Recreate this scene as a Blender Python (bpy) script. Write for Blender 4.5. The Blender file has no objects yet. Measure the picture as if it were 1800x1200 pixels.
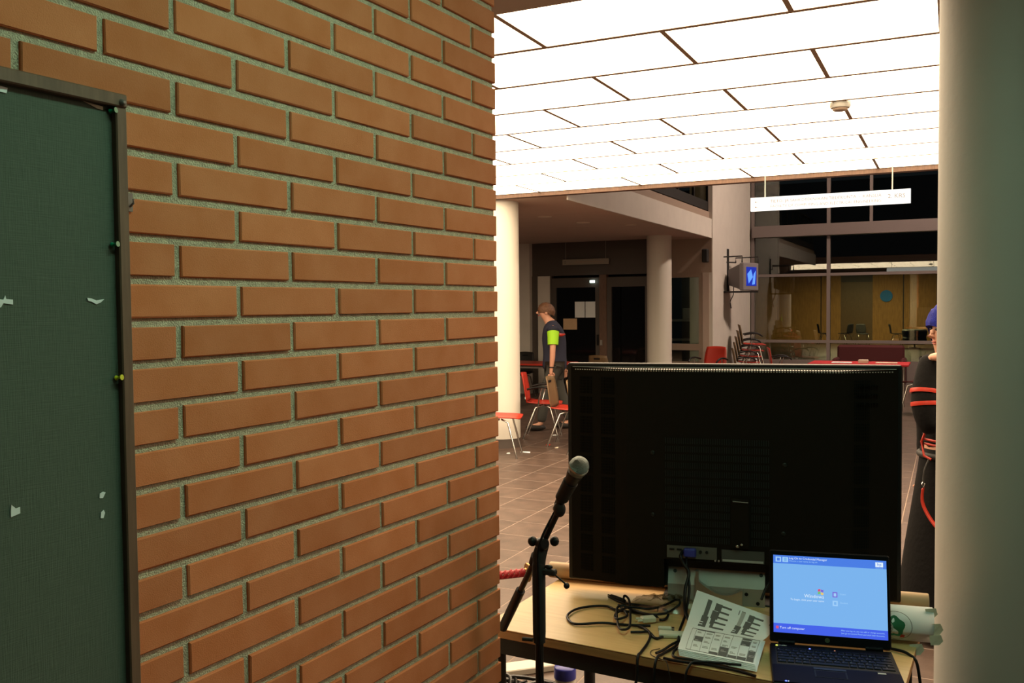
import bpy, math, random
from mathutils import Vector, Matrix
random.seed(7)
sc = bpy.context.scene
COL = sc.collection
H = 1.70                                   # eye height; floor is z = 0

# ------------------------------------------------------------------ camera
YAW, PITCH, ROLL, FPX = 0.45366, 0.0392, -0.00957, 1587.8
_fw = Vector((-math.sin(YAW)*math.cos(PITCH), math.cos(YAW)*math.cos(PITCH), -math.sin(PITCH)))
_r0 = Vector((math.cos(YAW), math.sin(YAW), 0)); _u0 = _r0.cross(_fw)
_r = _r0*math.cos(ROLL) + _u0*math.sin(ROLL); _u = _u0*math.cos(ROLL) - _r0*math.sin(ROLL)
cam = bpy.data.objects.new('camera', bpy.data.cameras.new('camera')); COL.objects.link(cam)
cam.data.sensor_width = 36.0; cam.data.lens = 36.0*FPX/1800.0
cam.data.clip_start = 0.05; cam.data.clip_end = 200
m4 = Matrix.Identity(4)
for i in range(3):
    m4[i][0] = _r[i]; m4[i][1] = _u[i]; m4[i][2] = -_fw[i]
m4[0][3], m4[1][3], m4[2][3] = 0, 0, H
cam.matrix_world = m4
sc.camera = cam

# ------------------------------------------------------------------ world, exposure
w = bpy.data.worlds.new('world'); sc.world = w; w.use_nodes = True
w.node_tree.nodes['Background'].inputs[0].default_value = (0.55, 0.62, 0.75, 1)
w.node_tree.nodes['Background'].inputs[1].default_value = 0.012
sc.view_settings.view_transform = 'Standard'; sc.view_settings.look = 'None'
sc.view_settings.gamma = 1.0; sc.view_settings.exposure = 0.0
sc.view_settings.use_curve_mapping = False
CEILING_GLOW = 7.0       # luminous ceiling, radiance
TUBE_GLOW = 15.5         # greenish fluorescent fixture above the photographer
ATRIUM_FILL = 170.0       # unseen fill lamp added high in the atrium
WARM = (1.0, 0.76, 0.50); TUBE = (0.56, 1.0, 0.68)

# ------------------------------------------------------------------ materials
def _nodes(name):
    m = bpy.data.materials.new(name); m.use_nodes = True
    nt = m.node_tree; return m, nt, nt.nodes['Principled BSDF']
def mat(name, col, rough=0.6, metal=0.0, var=0.0, vscale=20.0, bump=0.0, bscale=60.0, objvar=0.0, spec=0.5, stretch=None, col2=None, alpha=1.0, coat=0.0):
    m, nt, b = _nodes(name)
    b.inputs['Roughness'].default_value = rough; b.inputs['Metallic'].default_value = metal
    b.inputs['Specular IOR Level'].default_value = spec
    b.inputs['Base Color'].default_value = (*col, 1); b.inputs['Coat Weight'].default_value = coat
    b.inputs['Alpha'].default_value = alpha
    tc = nt.nodes.new('ShaderNodeTexCoord'); src = tc.outputs['Object']
    if stretch:
        mp = nt.nodes.new('ShaderNodeMapping'); mp.inputs['Scale'].default_value = stretch
        nt.links.new(src, mp.inputs['Vector']); src = mp.outputs['Vector']
    oi = nt.nodes.new('ShaderNodeObjectInfo')
    if objvar:
        add = nt.nodes.new('ShaderNodeVectorMath'); add.operation = 'MULTIPLY_ADD'
        comb = nt.nodes.new('ShaderNodeCombineXYZ')
        for k in range(3): nt.links.new(oi.outputs['Random'], comb.inputs[k])
        nt.links.new(comb.outputs[0], add.inputs[0]); add.inputs[1].default_value = (37, 53, 71)
        nt.links.new(src, add.inputs[2]); src = add.outputs[0]
    out = None
    if var or col2:
        n = nt.nodes.new('ShaderNodeTexNoise'); n.inputs['Scale'].default_value = vscale; n.inputs['Detail'].default_value = 5
        nt.links.new(src, n.inputs['Vector'])
        mx = nt.nodes.new('ShaderNodeMix'); mx.data_type = 'RGBA'
        c2 = col2 if col2 else tuple(max(0, c*(1+var)) for c in col)
        c1 = col if col2 else tuple(max(0, c*(1-var)) for c in col)
        mx.inputs[6].default_value = (*c1, 1); mx.inputs[7].default_value = (*c2, 1)
        rp = nt.nodes.new('ShaderNodeValToRGB'); rp.color_ramp.elements[0].position = 0.32; rp.color_ramp.elements[1].position = 0.68
        nt.links.new(n.outputs['Fac'], rp.inputs['Fac']); nt.links.new(rp.outputs['Color'], mx.inputs[0])
        out = mx.outputs[2]
    if objvar:
        hv = nt.nodes.new('ShaderNodeHueSaturation')
        mr = nt.nodes.new('ShaderNodeMapRange'); mr.inputs['To Min'].default_value = 1-objvar; mr.inputs['To Max'].default_value = 1+objvar
        nt.links.new(oi.outputs['Random'], mr.inputs['Value']); nt.links.new(mr.outputs[0], hv.inputs['Value'])
        if out: nt.links.new(out, hv.inputs['Color'])
        else: hv.inputs['Color'].default_value = (*col, 1)
        out = hv.outputs['Color']
    if out: nt.links.new(out, b.inputs['Base Color'])
    if bump:
        n2 = nt.nodes.new('ShaderNodeTexNoise'); n2.inputs['Scale'].default_value = bscale; n2.inputs['Detail'].default_value = 6
        nt.links.new(src, n2.inputs['Vector'])
        bp = nt.nodes.new('ShaderNodeBump'); bp.inputs['Strength'].default_value = bump; bp.inputs['Distance'].default_value = 0.01
        nt.links.new(n2.outputs['Fac'], bp.inputs['Height']); nt.links.new(bp.outputs['Normal'], b.inputs['Normal'])
    return m
def glow(name, col, strength):
    m = bpy.data.materials.new(name); m.use_nodes = True; nt = m.node_tree
    nt.nodes.remove(nt.nodes['Principled BSDF'])
    e = nt.nodes.new('ShaderNodeEmission'); e.inputs[0].default_value = (*col, 1); e.inputs[1].default_value = strength
    nt.links.new(e.outputs[0], nt.nodes['Material Output'].inputs[0]); return m
def glass(name, fac, tint=(1, 1, 1), rough=0.0):
    m = bpy.data.materials.new(name); m.use_nodes = True; nt = m.node_tree
    nt.nodes.remove(nt.nodes['Principled BSDF'])
    t = nt.nodes.new('ShaderNodeBsdfTransparent'); t.inputs[0].default_value = (*tint, 1)
    g = nt.nodes.new('ShaderNodeBsdfGlossy'); g.inputs['Roughness'].default_value = rough
    x = nt.nodes.new('ShaderNodeMixShader'); x.inputs[0].default_value = fac
    nt.links.new(t.outputs[0], x.inputs[1]); nt.links.new(g.outputs[0], x.inputs[2])
    nt.links.new(x.outputs[0], nt.nodes['Material Output'].inputs[0]); return m

def weave_mat(name, c1, c2):
    m, nt, b = _nodes(name); b.inputs['Roughness'].default_value = 0.9
    tc = nt.nodes.new('ShaderNodeTexCoord')
    mx = nt.nodes.new('ShaderNodeMix'); mx.data_type = 'RGBA'
    mx.inputs[6].default_value = (*c1, 1); mx.inputs[7].default_value = (*c2, 1)
    facs = []
    for st in ((1, 25, 500), (1, 500, 25)):
        mp = nt.nodes.new('ShaderNodeMapping'); mp.inputs['Scale'].default_value = st
        n = nt.nodes.new('ShaderNodeTexNoise'); n.inputs['Scale'].default_value = 1.0; n.inputs['Detail'].default_value = 3
        nt.links.new(tc.outputs['Object'], mp.inputs[0]); nt.links.new(mp.outputs[0], n.inputs['Vector']); facs.append(n)
    a = nt.nodes.new('ShaderNodeMath'); a.operation = 'MULTIPLY_ADD'; a.inputs[1].default_value = 0.5; 
    h = nt.nodes.new('ShaderNodeMath'); h.operation = 'MULTIPLY'; h.inputs[1].default_value = 0.5
    nt.links.new(facs[1].outputs['Fac'], h.inputs[0]); nt.links.new(facs[0].outputs['Fac'], a.inputs[0]); nt.links.new(h.outputs[0], a.inputs[2])
    nt.links.new(a.outputs[0], mx.inputs[0]); nt.links.new(mx.outputs[2], b.inputs['Base Color'])
    bp = nt.nodes.new('ShaderNodeBump'); bp.inputs['Strength'].default_value = 0.4; bp.inputs['Distance'].default_value = 0.004
    nt.links.new(a.outputs[0], bp.inputs['Height']); nt.links.new(bp.outputs['Normal'], b.inputs['Normal'])
    return m

M = {}
M['brick'] = mat('brick', (0.57, 0.180, 0.072), 0.85, col2=(0.64, 0.225, 0.105), vscale=11, bump=0.16, bscale=420, objvar=0.10, spec=0.2)
M['mortar'] = mat('mortar', (0.60, 0.56, 0.42), 0.95, var=0.16, vscale=90, bump=0.8, bscale=320, spec=0.1)
M['tile'] = mat('floor_tile', (0.080, 0.052, 0.040), 0.42, var=0.22, vscale=9, bump=0.12, bscale=90, objvar=0.12)
M['grout'] = mat('grout', (0.22, 0.16, 0.125), 0.9, var=0.1)
M['plaster'] = mat('white_plaster', (0.66, 0.62, 0.56), 0.8, var=0.03, vscale=4, bump=0.05, bscale=120)
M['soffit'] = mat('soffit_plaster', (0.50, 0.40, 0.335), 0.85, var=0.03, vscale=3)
M['column_lit'] = mat('column_paint_lit', (0.68, 0.65, 0.58), 0.6)  # same column paint, lightened to imitate strong light on the far columns
M['column'] = mat('column_paint', (0.42, 0.415, 0.38), 0.6, var=0.03, vscale=3, bump=0.06, bscale=40)  # darker copy of that paint, imitating dimmer light on the near column
M['column_base'] = mat('column_base', (0.10, 0.08, 0.07), 0.5)
M['trim'] = mat('painted_trim', (0.36, 0.27, 0.21), 0.6)
M['panel_side'] = mat('panel_edge', (0.34, 0.24, 0.17), 0.7)
M['panel'] = glow('luminous_panel', WARM, CEILING_GLOW)
M['tube'] = glow('fluorescent_diffuser', TUBE, TUBE_GLOW)
M['atrium'] = glow('atrium_fill', (1.0, 0.76, 0.60), ATRIUM_FILL)
M['downlight'] = glow('downlight_glow', (1, 0.85, 0.62), 9.0)
M['green_white'] = glow('exit_glow', (0.8, 1, 0.9), 2.5)
M['steel'] = mat('grey_steel_frame', (0.20, 0.165, 0.155), 0.45, metal=0.2)
M['dark_frame'] = mat('dark_bronze_frame', (0.075, 0.06, 0.05), 0.5)
M['black'] = mat('black_plastic', (0.007, 0.007, 0.007), 0.45, spec=0.35)
M['black_matte'] = mat('black_matte', (0.014, 0.012, 0.011), 0.7, bump=0.1, bscale=300)
M['tv_cover'] = mat('tv_back_plastic', (0.0110, 0.0072, 0.0045), 0.8, bump=0.06, bscale=500, spec=0.12)
M['tv_grille'] = mat('tv_grille', (.014, .017, .016), .5, spec=.3)
M['tv_vent'] = mat('tv_vent_slots', (0.002, 0.002, 0.002), 0.8, spec=0.1)
M['rubber'] = mat('cable_rubber', (0.006, 0.006, 0.007), 0.45, spec=0.25)
M['chrome'] = mat('chrome', (0.55, 0.53, 0.5), 0.22, metal=1.0)
M['silver'] = mat('silver_painted', (0.30, 0.28, 0.25), 0.45, metal=0.2, var=0.04)
M['silver2'] = mat('brushed_silver', (0.50, 0.47, 0.43), 0.3, metal=0.85)
M['port_grey'] = mat('port_panel_grey', (0.10, 0.098, 0.085), 0.5)
M['rib_glint'] = mat('white_rib_glint', (0.75, 0.70, 0.66), 0.35)  # near-white imitates ceiling light caught by the dark vent edges
M['wood'] = mat('beech_laminate', (0.72, 0.48, 0.22), 0.38, col2=(0.64, 0.41, 0.175), vscale=6, stretch=(1.2, 14, 14), bump=0.02)
M['wood_edge'] = mat('beech_edge', (0.42, 0.22, 0.085), 0.5, var=0.12, vscale=8, stretch=(1, 10, 10))
M['cardboard'] = mat('kraft_tube', (0.62, 0.42, 0.25), 0.7, var=0.05, vscale=8)
M['fabric_board'] = weave_mat('green_grey_weave', (0.062, 0.088, 0.068), (0.115, 0.145, 0.115))
M['board_frame'] = mat('brown_wood_frame', (0.14, 0.078, 0.05), 0.55, var=0.2, vscale=10, stretch=(10, 10, 1))
M['paper'] = mat('white_paper', (0.80, 0.86, 0.88), 0.8)
M['paper2'] = mat('cream_paper', (0.66, 0.60, 0.47), 0.8)
M['ink'] = mat('grey_print', (0.12, 0.125, 0.125), 0.8)
M['ink_light'] = mat('light_print', (0.42, 0.43, 0.42), 0.8)
M['red'] = mat('red_plastic', (0.50, 0.035, 0.018), 0.4)
M['red_cloth'] = mat('red_cloth', (0.48, 0.012, 0.02), 0.75)
M['darkred'] = mat('dark_red_fabric', (0.06, 0.005, 0.006), 0.85)
M['brown_shell'] = mat('brown_plywood', (0.17, 0.105, 0.05), 0.45, var=0.1, vscale=5, stretch=(4, 4, 1))
M['dark_shell'] = mat('dark_green_shell', (0.022, 0.03, 0.027), 0.5)
M['skin'] = mat('skin', (0.60, 0.31, 0.21), 0.55)
M['navy'] = mat('navy_cotton', (0.018, 0.02, 0.042), 0.85, bump=0.2, bscale=50)
M['lime'] = mat('lime_sleeve', (0.36, 0.75, 0.02), 0.7)
M['trouser'] = mat('grey_trousers', (0.045, 0.045, 0.04), 0.85)
M['hair'] = mat('brown_hair', (0.13, 0.06, 0.03), 0.6, var=0.3, vscale=40, bump=0.4, bscale=80)
M['bluehair'] = mat('blue_wig', (0.007, 0.011, 0.16), 0.7, spec=0.12, var=0.4, vscale=30, stretch=(6, 6, 1), bump=0.5, bscale=60)
M['blackcloth'] = mat('black_cloth', (0.0055, 0.005, 0.005), 0.9, bump=0.25, bscale=40, spec=0.15)
M['gold'] = mat('gold_metal', (0.60, 0.33, 0.11), 0.35, metal=0.8)
M['glass'] = glass('curtain_glass', 0.10, (0.80, 0.86, 0.80))
M['glass_dark'] = mat('dark_door_glass', (0.006, 0.006, 0.006), 0.08)
M['plastic_bag'] = glass('clear_plastic_bag', 0.30, (0.86, 0.84, 0.80), 0.2)
M['woodwall'] = mat('warm_wood_panel', (0.42, 0.22, 0.06), 0.6, var=0.15, vscale=3, stretch=(6, 6, 1))
M['bluedisc'] = mat('blue_disc', (0.02, 0.22, 0.62), 0.6)
M['beige'] = mat('beige_plastic', (0.60, 0.62, 0.50), 0.5)
M['blue_vga'] = mat('blue_connector', (0.03, 0.04, 0.30), 0.4)
M['blue_lid'] = mat('blue_lid', (0.03, 0.035, 0.26), 0.35)
M['bin'] = mat('white_bin', (0.55, 0.50, 0.42), 0.5)
M['bag_black'] = mat('black_bin_liner', (0.02, 0.018, 0.018), 0.25)
M['crt'] = mat('grey_crt_shell', (0.13, 0.115, 0.115), 0.55)
M['crt_face'] = mat('grey_crt_bezel', (0.24, 0.22, 0.23), 0.5)
M['screen_blue'] = glow('crt_blue', (0.03, 0.06, 0.7), 0.6)
M['screen_blue2'] = glow('crt_light_blue', (0.12, 0.30, 1.0), 1.3)
M['mic_grille'] = mat('mic_mesh', (0.22, 0.25, 0.23), 0.4, metal=0.8, var=0.5, vscale=900, bump=0.9, bscale=900)
M['mic_body'] = mat('mic_body', (0.035, 0.032, 0.03), 0.45, metal=0.3)
M['green'] = mat('green_print', (0.02, 0.17, 0.075), 0.7)
M['green_pin'] = mat('green_pin', (0.0, 0.20, 0.09), 0.3)
M['yellow_pin'] = mat('yellow_pin', (0.62, 0.60, 0.02), 0.3)
M['sign_face'] = glow('lit_sign_face', (1.0, 0.95, 0.86), 1.5)
M['sign_text'] = glow('sign_text_glow', (1.0, 0.70, 0.42), 0.55)
M['sign_case'] = mat('sign_case', (0.7, 0.6, 0.5), 0.5)
M['laptop'] = mat('laptop_shell', (0.006, 0.006, 0.008), 0.5, spec=0.12)
M['palm'] = mat('laptop_palmrest', (0.005, 0.005, 0.018), 0.6, spec=0.05)
M['key'] = mat('laptop_key', (0.007, 0.007, 0.008), 0.5, spec=0.15)
M['key_mark'] = mat('key_legend', (0.35, 0.36, 0.33), 0.5)
M['ui_top'] = glow('screen_header', (0.075, 0.22, 0.82), 0.95)
M['ui_mid'] = glow('screen_field', (0.21, 0.48, 0.90), 0.95)
M['ui_bot'] = glow('screen_footer', (0.065, 0.13, 0.86), 0.95)
M['ui_text'] = glow('screen_text', (0.75, 0.88, 1.0), 1.0)
M['ui_soft'] = glow('screen_soft', (0.35, 0.62, 0.95), 1.0)
M['ui_edge'] = glow('screen_edge', (0.03, 0.05, 0.9), 0.8)
M['ui_red'] = glow('screen_red', (0.75, 0.10, 0.22), 0.9)
M['ui_green'] = glow('screen_green', (0.2, 0.6, 0.2), 0.9)
M['ui_yellow'] = glow('screen_yellow', (0.9, 0.65, 0.2), 0.9)
M['ui_purple'] = glow('screen_purple', (0.22, 0.16, 0.75), 0.9)
M['led_blue'] = glow('led_blue', (0.1, 0.15, 1.0), 4.0)
M['led_yellow'] = glow('led_yellow', (0.75, 0.85, 0.1), 3.0)
M['led_amber'] = glow('led_amber', (0.8, 0.35, 0.2), 0.8)
M['sword_red'] = mat('red_cord_wrap', (0.50, 0.012, 0.02), 0.5)
M['scabbard'] = mat('black_lacquer', (0.012, 0.012, 0.014), 0.2)
M['book_brown'] = mat('books', (0.24, 0.15, 0.08), 0.8, var=0.5, vscale=12, stretch=(1, 6, 0.5))  # mottled brown of the books themselves
M['lips'] = mat('lips', (.45, .13, .10), .5)
M['sign_grey'] = mat('grey_sign', (0.30, 0.27, 0.22), 0.6)

# ------------------------------------------------------------------ mesh building
class MB:
    def __init__(s): s.v = []; s.f = []; s.m = []; s.sm = []
    def add(s, vs, fs, mi=0, smooth=False):
        o = len(s.v); s.v += [tuple(p) for p in vs]
        for f in fs: s.f.append([o+i for i in f]); s.m.append(mi); s.sm.append(smooth)
        return s
    def box(s, x0, x1, y0, y1, z0, z1, mi=0, top=None):
        t = mi if top is None else top
        o = len(s.v)
        s.v += [(x0,y0,z0),(x1,y0,z0),(x1,y1,z0),(x0,y1,z0),(x0,y0,z1),(x1,y0,z1),(x1,y1,z1),(x0,y1,z1)]
        for f, q in (((0,3,2,1),mi),((4,5,6,7),t),((0,1,5,4),mi),((1,2,6,5),mi),((2,3,7,6),mi),((3,0,4,7),mi)):
            s.f.append([o+i for i in f]); s.m.append(q); s.sm.append(False)
        return s
    def cbox(s, x0, x1, y0, y1, z0, z1, c, mi=0):
        """box whose edges are chamfered by c"""
        vs = []; idx = {}
        X = (x0, x1); Y = (y0, y1); Z = (z0, z1)
        for i in (0, 1):
            for j in (0, 1):
                for k in (0, 1):
                    sx, sy, sz = (1 if i == 0 else -1), (1 if j == 0 else -1), (1 if k == 0 else -1)
                    for a in range(3):
                        p = [X[i], Y[j], Z[k]]
                        for b2, sg in ((0, sx), (1, sy), (2, sz)):
                            if b2 != a: p[b2] += sg*c
                        idx[(i, j, k, a)] = len(vs); vs.append(tuple(p))
        F = []
        def q(*l): F.append([idx[t] for t in l])
        for i in (0, 1): q((i,0,0,0),(i,1,0,0),(i,1,1,0),(i,0,1,0))
        for j in (0, 1): q((0,j,0,1),(1,j,0,1),(1,j,1,1),(0,j,1,1))
        for k in (0, 1): q((0,0,k,2),(1,0,k,2),(1,1,k,2),(0,1,k,2))
        for a in (0, 1):
            for b2 in (0, 1):
                q((a,b2,0,0),(a,b2,1,0),(a,b2,1,1),(a,b2,0,1))
                q((a,0,b2,0),(a,1,b2,0),(a,1,b2,2),(a,0,b2,2))
                q((0,a,b2,1),(1,a,b2,1),(1,a,b2,2),(0,a,b2,2))
                for d in (0, 1): F.append([idx[(a,b2,d,0)], idx[(a,b2,d,1)], idx[(a,b2,d,2)]])
        s.add(vs, F, mi); return s
    def tube(s, pts, r, n=8, mi=0, closed=False, smooth=True, taper=None):
        pts = [Vector(p) for p in pts]; N = len(pts); rings = []
        up = Vector((0, 0, 1))
        for i, p in enumerate(pts):
            a = pts[i-1] if (i > 0 or closed) else p; b = pts[(i+1) % N] if (i < N-1 or closed) else p
            t = (b-a)
            t = t.normalized() if t.length > 1e-9 else Vector((0, 0, 1))
            sd = t.cross(up)
            if sd.length < 1e-3: sd = t.cross(Vector((1, 0, 0)))
            sd.normalize(); u = sd.cross(t)
            rr = r if taper is None else taper[i]
            rings.append([p + sd*rr*math.cos(2*math.pi*k/n) + u*rr*math.sin(2*math.pi*k/n) for k in range(n)])
        vs = [q for rg in rings for q in rg]; fs = []
        for i in range(N if closed else N-1):
            j = (i+1) % N
            for k in range(n): fs.append((i*n+k, i*n+(k+1) % n, j*n+(k+1) % n, j*n+k))
        s.add(vs, fs, mi, smooth)
        if not closed:
            s.add(rings[0], [list(range(n))[::-1]], mi); s.add(rings[-1], [list(range(n))], mi)
        return s
    def lathe(s, prof, n=24, c=(0, 0, 0), axis=(0, 0, 1), mi=0, smooth=True):
        ax = Vector(axis).normalized(); h = Vector((1, 0, 0)) if abs(ax.x) < 0.9 else Vector((0, 1, 0))
        a = ax.cross(h).normalized(); b = ax.cross(a); c = Vector(c); vs = []; fs = []
        for (r, z) in prof:
            for k in range(n):
                t = 2*math.pi*k/n; vs.append(c + ax*z + (a*math.cos(t) + b*math.sin(t))*r)
        for i in range(len(prof)-1):
            for k in range(n): fs.append((i*n+k, i*n+(k+1) % n, (i+1)*n+(k+1) % n, (i+1)*n+k))
        s.add(vs, fs, mi, smooth)
        if prof[0][0] > 1e-5: s.add(vs[:n], [list(range(n))[::-1]], mi)
        if prof[-1][0] > 1e-5: s.add(vs[-n:], [list(range(n))], mi)
        return s
    def ell(s, c, r, n=16, k=10, mi=0):
        prof = [(max(1e-6, math.sin(math.pi*i/k)), -math.cos(math.pi*i/k)) for i in range(k+1)]
        t = MB(); t.lathe(prof, n)
        s.add([(c[0]+p[0]*r[0], c[1]+p[1]*r[1], c[2]+p[2]*r[2]) for p in t.v], t.f, mi, True); return s
    def prism(s, poly, fn, d0, d1, mi=0):
        """poly: 2d outline; fn(u, v, d) -> point"""
        n = len(poly); a = [fn(u, v, d0) for u, v in poly]; b = [fn(u, v, d1) for u, v in poly]
        s.add(a+b, [list(range(n))[::-1], list(range(n, 2*n))] + [(i, (i+1) % n, n+(i+1) % n, n+i) for i in range(n)], mi); return s
    def build(s, name, mats, parent=None, loc=None, rot=None):
        me = bpy.data.meshes.new(name); me.from_pydata(s.v, [], s.f)
        if not isinstance(mats, (list, tuple)): mats = [mats]
        for m in mats: me.materials.append(M[m] if isinstance(m, str) else m)
        me.polygons.foreach_set('material_index', s.m); me.polygons.foreach_set('use_smooth', s.sm)
        import bmesh
        bm = bmesh.new(); bm.from_mesh(me); bmesh.ops.recalc_face_normals(bm, faces=bm.faces); bm.to_mesh(me); bm.free()
        me.update()
        return link(name, me, parent, loc, rot)
def link(name, me, parent=None, loc=None, rot=None):
    o = bpy.data.objects.new(name, me); COL.objects.link(o)
    if parent: o.parent = parent
    if loc: o.location = loc
    if rot is not None: o.rotation_euler = rot if isinstance(rot, tuple) else (0, 0, rot)
    return o
def thing(name, label, cat, loc=(0, 0, 0), rotz=0.0, group=None):
    o = bpy.data.objects.new(name, None); COL.objects.link(o); o.location = loc; o.rotation_euler = (0, 0, rotz)
    o.empty_display_size = 0.1
    return tag(o, label, cat, group)
def tag(o, label, cat, group=None):
    o['label'] = label; o['category'] = cat
    if group: o['group'] = group
    return o
def struct(o, label=None):
    o['kind'] = 'structure'
    if label: o['label'] = label
    return o
def dup(root, loc, rotz, label, group=None):
    r = root.copy(); COL.objects.link(r); r.location = loc; r.rotation_euler = (0, 0, rotz); r['label'] = label
    if group: r['group'] = group
    for ch in list(root.children):
        c = ch.copy(); COL.objects.link(c); c.parent = r
        for g in ch.children:
            d = g.copy(); COL.objects.link(d); d.parent = c
    return r
def spline(pts, sub=6, closed=False):
    P = [Vector(p) for p in pts]; n = len(P); out = []
    rng = range(n if closed else n-1)
    for i in rng:
        p0 = P[i-1] if (i > 0 or closed) else P[0]; p1 = P[i]; p2 = P[(i+1) % n]; p3 = P[(i+2) % n] if (i+2 < n or closed) else P[-1]
        for k in range(sub):
            t = k/sub
            out.append(0.5*((2*p1) + (p2-p0)*t + (2*p0-5*p1+4*p2-p3)*t*t + (3*p1-p0-3*p2+p3)*t**3))
    if not closed: out.append(P[-1])
    return out
def text(name, s, size, material, parent, loc, rot, depth=0.0004, align='LEFT', spacing=1.0):
    cu = bpy.data.curves.new(name, 'FONT'); cu.body = s; cu.size = size; cu.extrude = depth; cu.align_x = align
    cu.space_character = spacing; cu.resolution_u = 2
    o = bpy.data.objects.new(name+'_tmp', cu); COL.objects.link(o)
    bpy.context.view_layer.update()
    me = bpy.data.meshes.new_from_object(o.evaluated_get(bpy.context.evaluated_depsgraph_get()))
    bpy.data.objects.remove(o); me.name = name
    me.materials.clear(); me.materials.append(M[material])
    t = bpy.data.objects.new(name, me); COL.objects.link(t); t.parent = parent; t.location = loc; t.rotation_euler = rot; t['kind'] = 'stuff'
    return t

# ================================================================== SETTING
# ---- brick wall (its own slight angle); local y runs along the wall to the corner at y = 0, local x is the outward normal
WA = -0.0527
WC = (-1.16137, 2.29110, 0.0)
core = MB().box(-0.285, -0.0065, -4.2, -0.0065, 0, 2.99)
wall = struct(core.build('wall_left', 'mortar', None, WC, WA), 'orange brick wall with pale mortar joints on the left')
PB, HB, Z0, Y0 = 0.285, 0.07108, H+0.58222, 1.10582-2.22674
JT = 0.0145
def brick_mesh(L, seed):
    rnd = random.Random(seed); c = 0.0022
    h = (HB-JT)/2
    def j(a=0.0010): return rnd.uniform(-a, a)
    b = MB()
    f = [(0.0, -L/2+c+j(), -h+c+j()), (0.0, L/2-c+j(), -h+c+j()), (0.0, L/2-c+j(), h-c+j()), (0.0, -L/2+c+j(), h-c+j())]
    g = [(-c, -L/2+j(.0006), -h+j(.0008)), (-c, L/2+j(.0006), -h+j(.0008)), (-c, L/2+j(.0006), h+j(.0008)), (-c, -L/2+j(.0006), h+j(.0008))]
    k = [(-0.06, y, z) for (_, y, z) in g]
    b.add(f+g+k, [(0,1,2,3)] + [(i, (i+1) % 4, 4+(i+1) % 4, 4+i) for i in range(4)] + [(4+i, 4+(i+1) % 4, 8+(i+1) % 4, 8+i) for i in range(4)] + [(8, 11, 10, 9)])
    return b
def as_mesh(b, name, m):
    o = b.build(name, m); me = o.data; bpy.data.objects.remove(o); return me
full = [as_mesh(brick_mesh(PB-JT, 10+i), 'brick', 'brick') for i in range(6)]
endA = [as_mesh(brick_mesh(-(Y0+3*PB)-JT/2, 30+i), 'brick', 'brick') for i in range(3)]
endB = [as_mesh(brick_mesh(-(Y0+3.5*PB)-JT/2, 40+i), 'brick', 'brick') for i in range(3)]
rest = MB()
nb = 0
for r in range(-9, 32):
    z = Z0 - HB*r; odd = r % 2 != 0
    for k in range(-11, 4):
        a = Y0 + PB*(k if odd else k+0.5)
        last = (k == 3)
        b_ = 0.0 if last else a+PB
        cy = (a+JT/2 + b_ - (0 if last else JT/2))/2
        dx = random.uniform(-0.0012, 0.0012)
        near = (-4 <= r <= 23) and k >= -2
        if near:
            me = random.choice((endA if odd else endB) if last else full)
            o = link('brick', me, wall, (dx, cy, z + random.uniform(-.0006, .0006))); nb += 1
        else:
            L = b_-a-(JT/2 if last else JT)
            t = brick_mesh(L, r*31+k)
            rest.add([(p[0]+dx, p[1]+cy, p[2]+z) for p in t.v], t.f)
o = rest.build('brickwork', 'brick', wall); o['kind'] = 'stuff'

# ---- floor with tiles
base = MB().box(-12, 6, -4, 20.0, -0.10, -0.0012)
floor = struct(base.build('floor', 'grout'), 'dark brown stone tile floor of the hall')
TP = 0.389; TX = -0.34-14*TP; TY = 0.15
tile = as_mesh(MB().cbox(-TP/2+.003, TP/2-.003, -TP/2+.003, TP/2-.003, -0.03, 0, 0.0015), 'tile', 'tile')
far = MB()
ix0 = int((-4.75-TX)/TP)
for i in range(-16, 30):
    for j in range(-10, 52):
        x = TX+TP*(i+.5); y = TY+TP*(j+.5)
        if x < -11.8 or x > 5.8 or y > 19.8 or y < -3.8: continue
        if -4.62 < x < 0.05 and 1.9 < y < 11.5 and (x > -1.25*y*0.44-0.9 or y > 99):
            link('tile', tile, floor, (x, y, random.uniform(-.0007, 0)))
        else:
            far.box(x-TP/2+.003, x+TP/2-.003, y-TP/2+.003, y+TP/2-.003, -0.03, 0)
o = far.build('tiling', 'tile', floor); o['kind'] = 'stuff'

# ---- luminous ceiling
CZ = 3.0
slab = MB().box(-8.2, 4.2, 3.60, 9.5, CZ+0.10, CZ+0.16)
ceil = struct(slab.build('ceiling', 'panel_side'), 'luminous white panel ceiling over the hall')
PP, PQ, PX0, PY0 = 0.6575, 1.19815, -1.85423, 4.2245
pm = MB()
def panel_mesh(y0, y1):
    b = MB(); x = PQ/2-0.011
    b.box(-x, x, y0, y1, -0.0, 0.05, 1)
    b.m[-6] = 0                                   # the underside glows
    return as_mesh(b, 'panel', ['panel', 'panel_side'])
pfull = panel_mesh(-PP/2+.010, PP/2-.010); pnear = panel_mesh(-PP/2+.055, PP/2-.010)
for row in range(9):
    y = PY0 + PP*(row-0.5)
    off = 0.0 if row % 2 == 0 else 0.5
    for k in range(-5, 5):
        cx = PX0 + PQ*(k+off+0.5)
        if cx < -7.9 or cx > 3.9: continue
        link('panel', pnear if row == 0 else pfull, ceil, (cx, y, CZ))
run = as_mesh(MB().box(-6.2, 6.2, -.016, .016, -.002, .012), 'runner', 'panel_side')
cross = as_mesh(MB().box(-.0125, .0125, -PP/2+.014, PP/2-.014, -.0015, .012), 'cross_bar', 'panel_side')
for row in range(8): link('runner', run, ceil, (-2.0, PY0+PP*row, CZ))
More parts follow.
